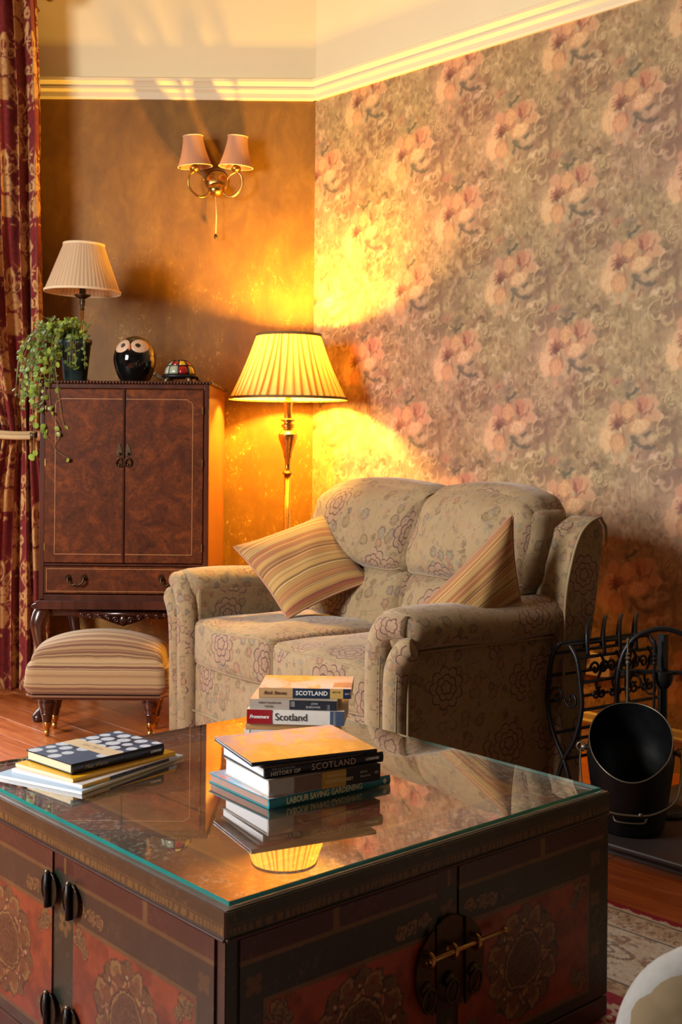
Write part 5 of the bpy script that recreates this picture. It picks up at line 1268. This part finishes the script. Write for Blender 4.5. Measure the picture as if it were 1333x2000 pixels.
# back pile
book('wide white book at the very bottom of the back stack', -.215, 2.685, -3, .215, .15, zA, zA + .036, lin(206, 196, 196), False, PAGES, None, GB, spine_bands=[(.0, .012, WHT, 0, 1)])
book('cream spined paperback near the bottom of the back stack', -.212, 2.684, -2, .20, .14, zA + .0365, zA + .0505, lin(196, 150, 96), False, PAGES, None, GB)
book('thick red and white guide book with a serif country title in the back stack', -.209, 2.680, -4.5, .222, .138, zA + .051, zA + .083, lin(222, 216, 208), False, PAGES, None, GB,
     spine_bands=[(0, .058, lin(150, 16, 28), 0, 1), (.19, .222, lin(60, 76, 104), 0, 1), (.198, .205, lin(190, 190, 196), 0, 1)], texts=[('Frommers', .006, .5, .0105, WHT, {'bold': .0004, 'shear': .3}), ('Scotland', .064, .5, .0235, lin(40, 38, 40), {'sx': .92})])
book('grey and black story paperback second from the top of the back stack', -.204, 2.688, -5, .20, .132, zA + .0835, zA + .1045, lin(172, 160, 148), False, PAGES, None, GB,
     spine_bands=[(.092, .20, lin(22, 24, 34), 0, 1), (.094, .104, lin(180, 180, 184), .3, .9), (.176, .184, lin(200, 200, 200), .05, .6)], texts=[('GREAT GLASGOW', .020, .68, .0062, lin(120, 96, 84), {}), ('STORIES', .034, .28, .0055, lin(120, 96, 84), {}), ('JOHN', .142, .68, .0058, lin(200, 200, 200), {}), ('BURROWES', .130, .30, .0062, lin(200, 200, 200), {})])
def rsteves(x, y):
    img = sky(lin(216, 196, 196), lin(222, 172, 96), lin(196, 130, 60), 14, 20)(x, y); img = bl(img, ((x > .14) & (x < .17) & (y < .05)) * .8, lin(200, 210, 224)); return bl(img, ((x > .17) & (y > .02) & (y < .07)) * .7, lin(130, 50, 50))
book('travel guide paperback with navy title band on top of the back stack', -.184, 2.706, -2.5, .213, .150, zA + .105, zA + .127, lin(196, 156, 108), False, PAGES, rsteves, GB,
     spine_bands=[(.078, .164, lin(26, 44, 66), 0, 1), (.164, .194, lin(206, 170, 96), 0, 1), (.194, .210, lin(26, 44, 76), 0, 1)], texts=[('Rick Steves', .010, .5, .0115, lin(90, 50, 30), {'shear': .4}), ('SCOTLAND', .085, .5, .0135, WHT, {'bold': .0004, 'spacing': 1.05}), ('2017', .198, .5, .0055, WHT, {}), ('BEST OF', .169, .66, .005, lin(110, 80, 40), {})])

# ================================================================== rug
def rug():
    t0, t1, m0, m1 = 1.95, 4.3, 1.226, 2.9
    def f(t, m):
        d = m - m0; n = fbm(t * 60, m * 60, 4, 3); n2 = fbm(t * 150, m * 150, 3, 6); n0 = fbm(t * 22, m * 22, 3, 9)
        CR, TAN, BR, MG = lin(228, 220, 204), lin(204, 172, 138), lin(130, 100, 84), lin(166, 34, 64)
        img = np.ones(t.shape + (3,), np.float32) * A3(CR)
        b1 = (d > .045) & (d < .125); img = bl(img, b1 * .7, TAN); img = bl(img, b1 * .8 * sst(n, .5, .6), CR); img = bl(img, b1 * .7 * sst(n2, .56, .66), BR)
        b2 = (d > .134) & (d < .375)
        for k in range(9):
            cx = t0 + .12 + k * .27; u, v = (t - cx), (d - .255); rr = np.hypot(u * .8, v); th = np.arctan2(v, u)
            img = bl(img, b2 * .8 * (np.abs(rr - .075 - .02 * np.cos(th * 6)) < .006), BR); img = bl(img, b2 * .7 * (np.abs(rr - .045 - .01 * np.cos(th * 8)) < .005), lin(96, 100, 110)); img = bl(img, b2 * .8 * (rr < .022 + .008 * np.cos(th * 5)), lin(150, 60, 66)); img = bl(img, b2 * .6 * ((rr > .05) & (rr < .07)) * sst(n, .45, .55), TAN)
        img = bl(img, b2 * .65 * sst(n, .60, .66), BR); img = bl(img, b2 * .45 * sst(n0, .55, .62) * sst(n2, .4, .6), TAN)
        for q in (.130, .380, .04): img = bl(img, (np.abs(d - q) < .003) * .9, lin(50, 48, 60))
        b3 = (d > .384) & (d < .43); img = bl(img, b3 * .8, TAN); img = bl(img, b3 * .6 * sst(n, .5, .6), BR)
        img = bl(img, (d > .43) * 1., MG); img = bl(img, (d > .47) * .8 * sst(n, .48, .54), CR)
        img = bl(img, (d < .016 + .008 * np.abs(np.sin(t * 60))) * 1., MG); return img
    t = np.arange(t0, t1, .0055); m = np.arange(m0, m1, .0055); T_, M_ = np.meshgrid(t, m, indexing='ij')
    col = f(T_, M_); z = .006 + .0012 * vnoise(T_ * 400, M_ * 400, 2)
    P = np.stack([CX + T_ * WX + M_ * MX, CY + T_ * WY + M_ * MY, z], -1); P = np.pad(P, ((1, 1), (1, 1), (0, 0)), mode='edge'); P[0, :, 2] = P[-1, :, 2] = .0003; P[:, 0, 2] = P[:, -1, 2] = .0003
    col = np.pad(col, ((1, 1), (1, 1), (0, 0)), mode='edge')
    o = grid_np('rug', P, RUGM, None, None, col); tag(o, 'cream patterned rug with a magenta border on the floorboards at lower right', 'rug')
rug()

# ================================================================== wall socket
def socket():
    r = thing('wall_socket', 'white double wall socket low on the flowered wall behind the iron rack', 'socket', (*wp(1.613, .0), .336), math.atan2(WY, WX))
    MB().box((0, -.005, 0), (.146, .009, .086)).build('faceplate', WHITE, r, bevel=.003)
    for s in (-1, 1):
        MB().box((s * .036, -.0105, .022), (.016, .004, .022)).build('switch', WHITE, r, bevel=.001)
        m = MB()
        for (a, b, w_, h) in [(0, .006, .004, .009), (-.011, -.018, .007, .004), (.011, -.018, .007, .004)]: m.box((s * .036 + a, -.0098, b), (w_, .001, h))
        m.build('pin_slots', BLACKI, r)
socket()

# ================================================================== wrought iron rack
def iron_rack():
    r = thing('iron_rack', 'black wrought iron scrolled rack standing between the sofa arm and the wallpapered wall', 'rack', (.690, 3.600, 0), math.atan2(SV[1], SV[0])); r.scale = (.98, .98, 1.02)
    # local x: away along v from near end to far end ; local y: sideways
    LEN = .37
    def end(x):
        m = MB()
        for s in (-1, 1):
            m.tube(smooth_path([(x, -s * .045, 0.004), (x, -s * .03, .12), (x, 0, .20), (x, s * .045, .27), (x, s * .072, .36), (x, s * .066, .44), (x, s * .05, .51), (x, s * .02, .545)], 6), .0075, 8)
            m.tube(spiral3(x, s * .03, .385, .03, s), .004, 6)
        return m
    def spiral3(x, y, z, ra, s): return [(x, y + px_, z + pz_) for px_, pz_ in spiral(0, 0, ra, 0 if s > 0 else 3.14, 1.2, 24, s)]
    for x in (0, LEN): end(x).build('end_frame', IRON, r, smooth=True)
    for (y, z) in [(-.066, .44), (.066, .44), (-.073, .36), (.073, .36), (-.045, .27), (.045, .27), (0, .20), (.02, .545), (-.02, .545), (.05, .51), (-.05, .51)]:
        MB().tube([(0, y, z), (LEN, y, z)], .0052, 8).build('rail', IRON, r, smooth=True)
    for k in range(4):                       # hoops and leaf scrolls across the top
        x = .09 + k * .075
        MB().tube(smooth_path([(x - .045, -.055, .515), (x - .045, -.05, .57), (x - .02, -.03, .605), (x + .02, .0, .615), (x + .055, .04, .59), (x + .06, .055, .515)], 6), .0062, 8).build('hoop', IRON, r, smooth=True)
        m = MB()
        for s in (-1, 1): m.tube([(x + s * (.02 + a), -.062, .475 + b) for a, b in spiral(0, 0, .022, 0, 1.25, 24)], .0045, 6); m.tube([(x + s * (.015 + a), -.06, .40 + b) for a, b in spiral(0, 0, .02, 2, 1.1, 20)], .004, 6)
        m.tube(smooth_path([(x, -.062, .52), (x + .018, -.064, .49), (x, -.064, .46), (x - .018, -.064, .43), (x, -.062, .40)], 5), .005, 6)
        m.build('scroll', IRON, r, smooth=True)
iron_rack()

# ================================================================== fireside tool stand
def tool_stand():
    r = thing('fireside_tool_stand', 'black steel fireside tool stand with an arched handle on the slate hearth', 'fire tools', (.990, 3.600, HZ)); r.rotation_euler = (0, 0, R(-8)); r.scale = (.96, .96, .98)
    MB().lathe([(.001, 0), (.085, 0), (.088, .008), (.06, .018), (.02, .024), (.001, .026)], 28).build('base', BLACKI, r, smooth=True)
    MB().tube([(0, 0, .02), (0, 0, .40)], .0155, 12).tube([(0, 0, .40), (0, 0, .555)], .0165, 4).build('post', BLACKI, r, smooth=False, auto=True)
    MB().lathe([(.001, .385), (.018, .388), (.028, .402), (.034, .42), (.034, .44), (.001, .44)], 20).build('collar', IRON, r, smooth=False, auto=True)
    MB().tube(smooth_path([(-.142, 0, .20), (-.142, 0, .36), (-.138, 0, .43), (-.118, 0, .50), (-.075, 0, .55), (0, 0, .572), (.075, 0, .55), (.118, 0, .50), (.138, 0, .43), (.142, 0, .36), (.142, 0, .20)], 8), .0085, 10).build('arched_handle', IRON, r, smooth=True)
    MB().box((0, 0, .437), (.284, .018, .012)).box((-.105, -.005, .432), (.045, .03, .02)).box((.105, -.005, .432), (.045, .03, .02)).build('crossbar', IRON, r, bevel=.003)
    for x, kind in ((-.112, 0), (.112, 1), (-.03, 2)):
        t = thing('fire_tool', ['fireside brush hanging at the left of the tool stand', 'fireside shovel hanging at the right of the tool stand', 'slim poker hanging beside the post of the tool stand'][kind], 'fire tool', (0, 0, 0), 0, 'tools on the fireside stand')
        t.location = Vector((.990, 3.600, HZ)) + Matrix.Rotation(R(-8), 3, 'Z') @ Vector((x * .96, -.030, 0)); t.rotation_euler = (0, 0, R(-8)); t.scale = (.96, .96, .98)
        MB().lathe([(.001, .545), (.006, .54), (.004, .53), (.0035, .50), (.008, .495), (.004, .488), (.009, .482), (.004, .475), (.008, .468), (.0045, .46), (.0045, .20), (.001, .20)], 12).build('handle', RIM if kind != 2 else IRON, t, smooth=False, auto=True)
        if kind == 0: MB().box((0, 0, .20), (.05, .03, .03)).build('ferrule', BLACKI, t, bevel=.004); MB().prism([(-.024, .19), (.024, .19), (.032, .085), (-.032, .085)], -.014, .014, 'y').build('bristles', BLACKI, t)
        elif kind == 1: MB().prism([(-.012, .21), (.012, .21), (.045, .16), (.045, .06), (-.045, .06), (-.045, .16)], -.003, .003, 'y').build('blade', BLACKI, t, bevel=.002)
        else: MB().tube([(0, 0, .21), (0, 0, .10), (0, -.012, .085)], .004, 8).build('tip', IRON, t, smooth=True)
tool_stand()

# ================================================================== coal scuttle
def scuttle():
    r = thing('coal_scuttle', 'black coal scuttle with worn steel rim and hoop handle standing on the slate hearth', 'coal scuttle', (.853, 3.435, HZ), R(-14)); r.scale = (.94, .94, .95)
    n = 64
    def surf(inner):
        A_, S_ = np.meshgrid(np.linspace(0, 2 * np.pi, n, endpoint=False), np.linspace(0, 1, 18), indexing='ij')
        zb = .012; front = -np.sin(A_)                       # +1 toward the camera (-y)
        ztop = .288 - .090 * front + .012 * np.cos(2 * A_)   # low lip in front, high hood behind
        z = zb + (ztop - zb) * S_
        rad = .098 + .037 * np.clip(z / .24, 0, 1) ** .8 - .045 * np.clip((z - .20) / .20, 0, 1) ** 2.0
        rad = rad - (.004 if inner else 0)
        lean = .05 * S_ * np.clip(front, 0, 1)
        return np.stack([rad * np.cos(A_), rad * np.sin(A_) * 1.0 - lean * .7, z], -1)
    grid_np('bucket', surf(False), BLACKI, r, wrap_u=True); grid_np('lining', surf(True), BLACKI, r, wrap_u=True, flip=True)
    rimp = surf(False)[:, -1]; MB().tube([tuple(p) for p in rimp], .0022, 6, closed=True).build('rim', RIM, r, smooth=True)
    MB().lathe([(.001, .010), (.088, .010), (.096, .014), (.086, 0), (.001, 0)], 40).build('foot', BLACKI, r, smooth=True)
    for s in (-1, 1):
        MB().tube([(s * .132, -.01, .245), (s * .150, -.01, .247)], .008, 10).tube(arc((s * .150, -.01, .247), .013, 0, 340, 16, 'xz'), .003, 6, closed=True).build('ear', RIM, r, smooth=True)
    MB().tube(smooth_path([(-.150, -.012, .24), (-.150, -.06, .20), (-.132, -.13, .135), (-.07, -.165, .10), (0, -.172, .093), (.07, -.165, .10), (.132, -.13, .135), (.150, -.06, .20), (.150, -.012, .24)], 7), .0032, 8).build('bail_handle', RIM, r, smooth=True)
    MB().ball((.03, -.172, .096), .007, 10, 6).build('grip', RIM, r, smooth=True)
    MB().tube(smooth_path([(-.05, -.092, .080), (-.046, -.115, .062), (-.03, -.122, .056), (.03, -.122, .056), (.046, -.115, .062), (.05, -.092, .080)], 5), .003, 8).build('tipping_handle', RIM, r, smooth=True)
    MB().box((0, -.0985, .048), (.085, .004, .006)).build('foot_strap', RIM, r)
scuttle()
# ================================================================== armchair (only the end of one arm is in view)
def armchair():
    # faces left; its far arm shows, the near arm, seat and back lie outside the frame
    r = thing('armchair', 'pale upholstered armchair, its rounded arm showing at the bottom right corner', 'armchair', (.362, 1.46, 0), R(4)); r.scale = (1, 1, .885)
    PALE = plain('pale_chenille', lin(150, 150, 146), .95, var=.18, sc=60, bmp=.4, Sheen_Weight=.4); BRN = plain('chenille_in_shade', lin(112, 96, 70), .95, var=.22, sc=40, bmp=.3)  # brown on the arms is the pale cloth with its shade put into the colour
    for y in (0, -.68):
        def warp(q, p, y=y):
            q = q.copy(); up = np.clip(p[..., 2], 0, 1); q[..., 2] -= .012 * np.clip(-p[..., 0], 0, 1) ** 3 * up; return q + np.array([.335, y, .3])
        a_ = cushion('arm', cushion_map((.325, .075, .268), .07, (.01, .01, .01), warp), (30, 12, 30), (.325, .075, .268), BRN, r)
        for o_ in (.030,):
            pth = smooth_path([(.022, y + o_, .04), (.020, y + o_, .30), (.022, y + o_, .43), (.040, y + o_, .505), (.085, y + o_, .548), (.16, y + o_, .556), (.60, y + o_, .560)], 6)
            MB().tube(pth, .030, 14, sq=1.5).build('arm_roll', PALE, a_, smooth=True)
    cushion('seat_cushion', cushion_map((.26, .255, .07), .03, (0, 0, .02), lambda q, p: q + np.array([.30, -.34, .38])), (20, 20, 8), (.26, .255, .07), PALE, r)
    MB().box((.34, -.34, .18), (.60, .52, .25)).build('base', PALE, r, bevel=.02, seg=3)
    cushion('back_cushion', cushion_map((.09, .34, .36), .06, (.02, 0, 0), lambda q, p: q + np.array([.74, -.34, .62])), (8, 20, 20), (.09, .34, .36), PALE, r)
    for x in (.08, .62):
        for y in (-.02, -.66): MB().lathe([(.001, 0), (.016, 0), (.022, .06), (.001, .06)], 12, (x, y, 0)).build('foot', MAHOG, r, smooth=True)
armchair()
print('objects', len(bpy.data.objects), 'tris', sum(len(o.data.polygons) * 2 for o in bpy.data.objects if o.type == 'MESH'))
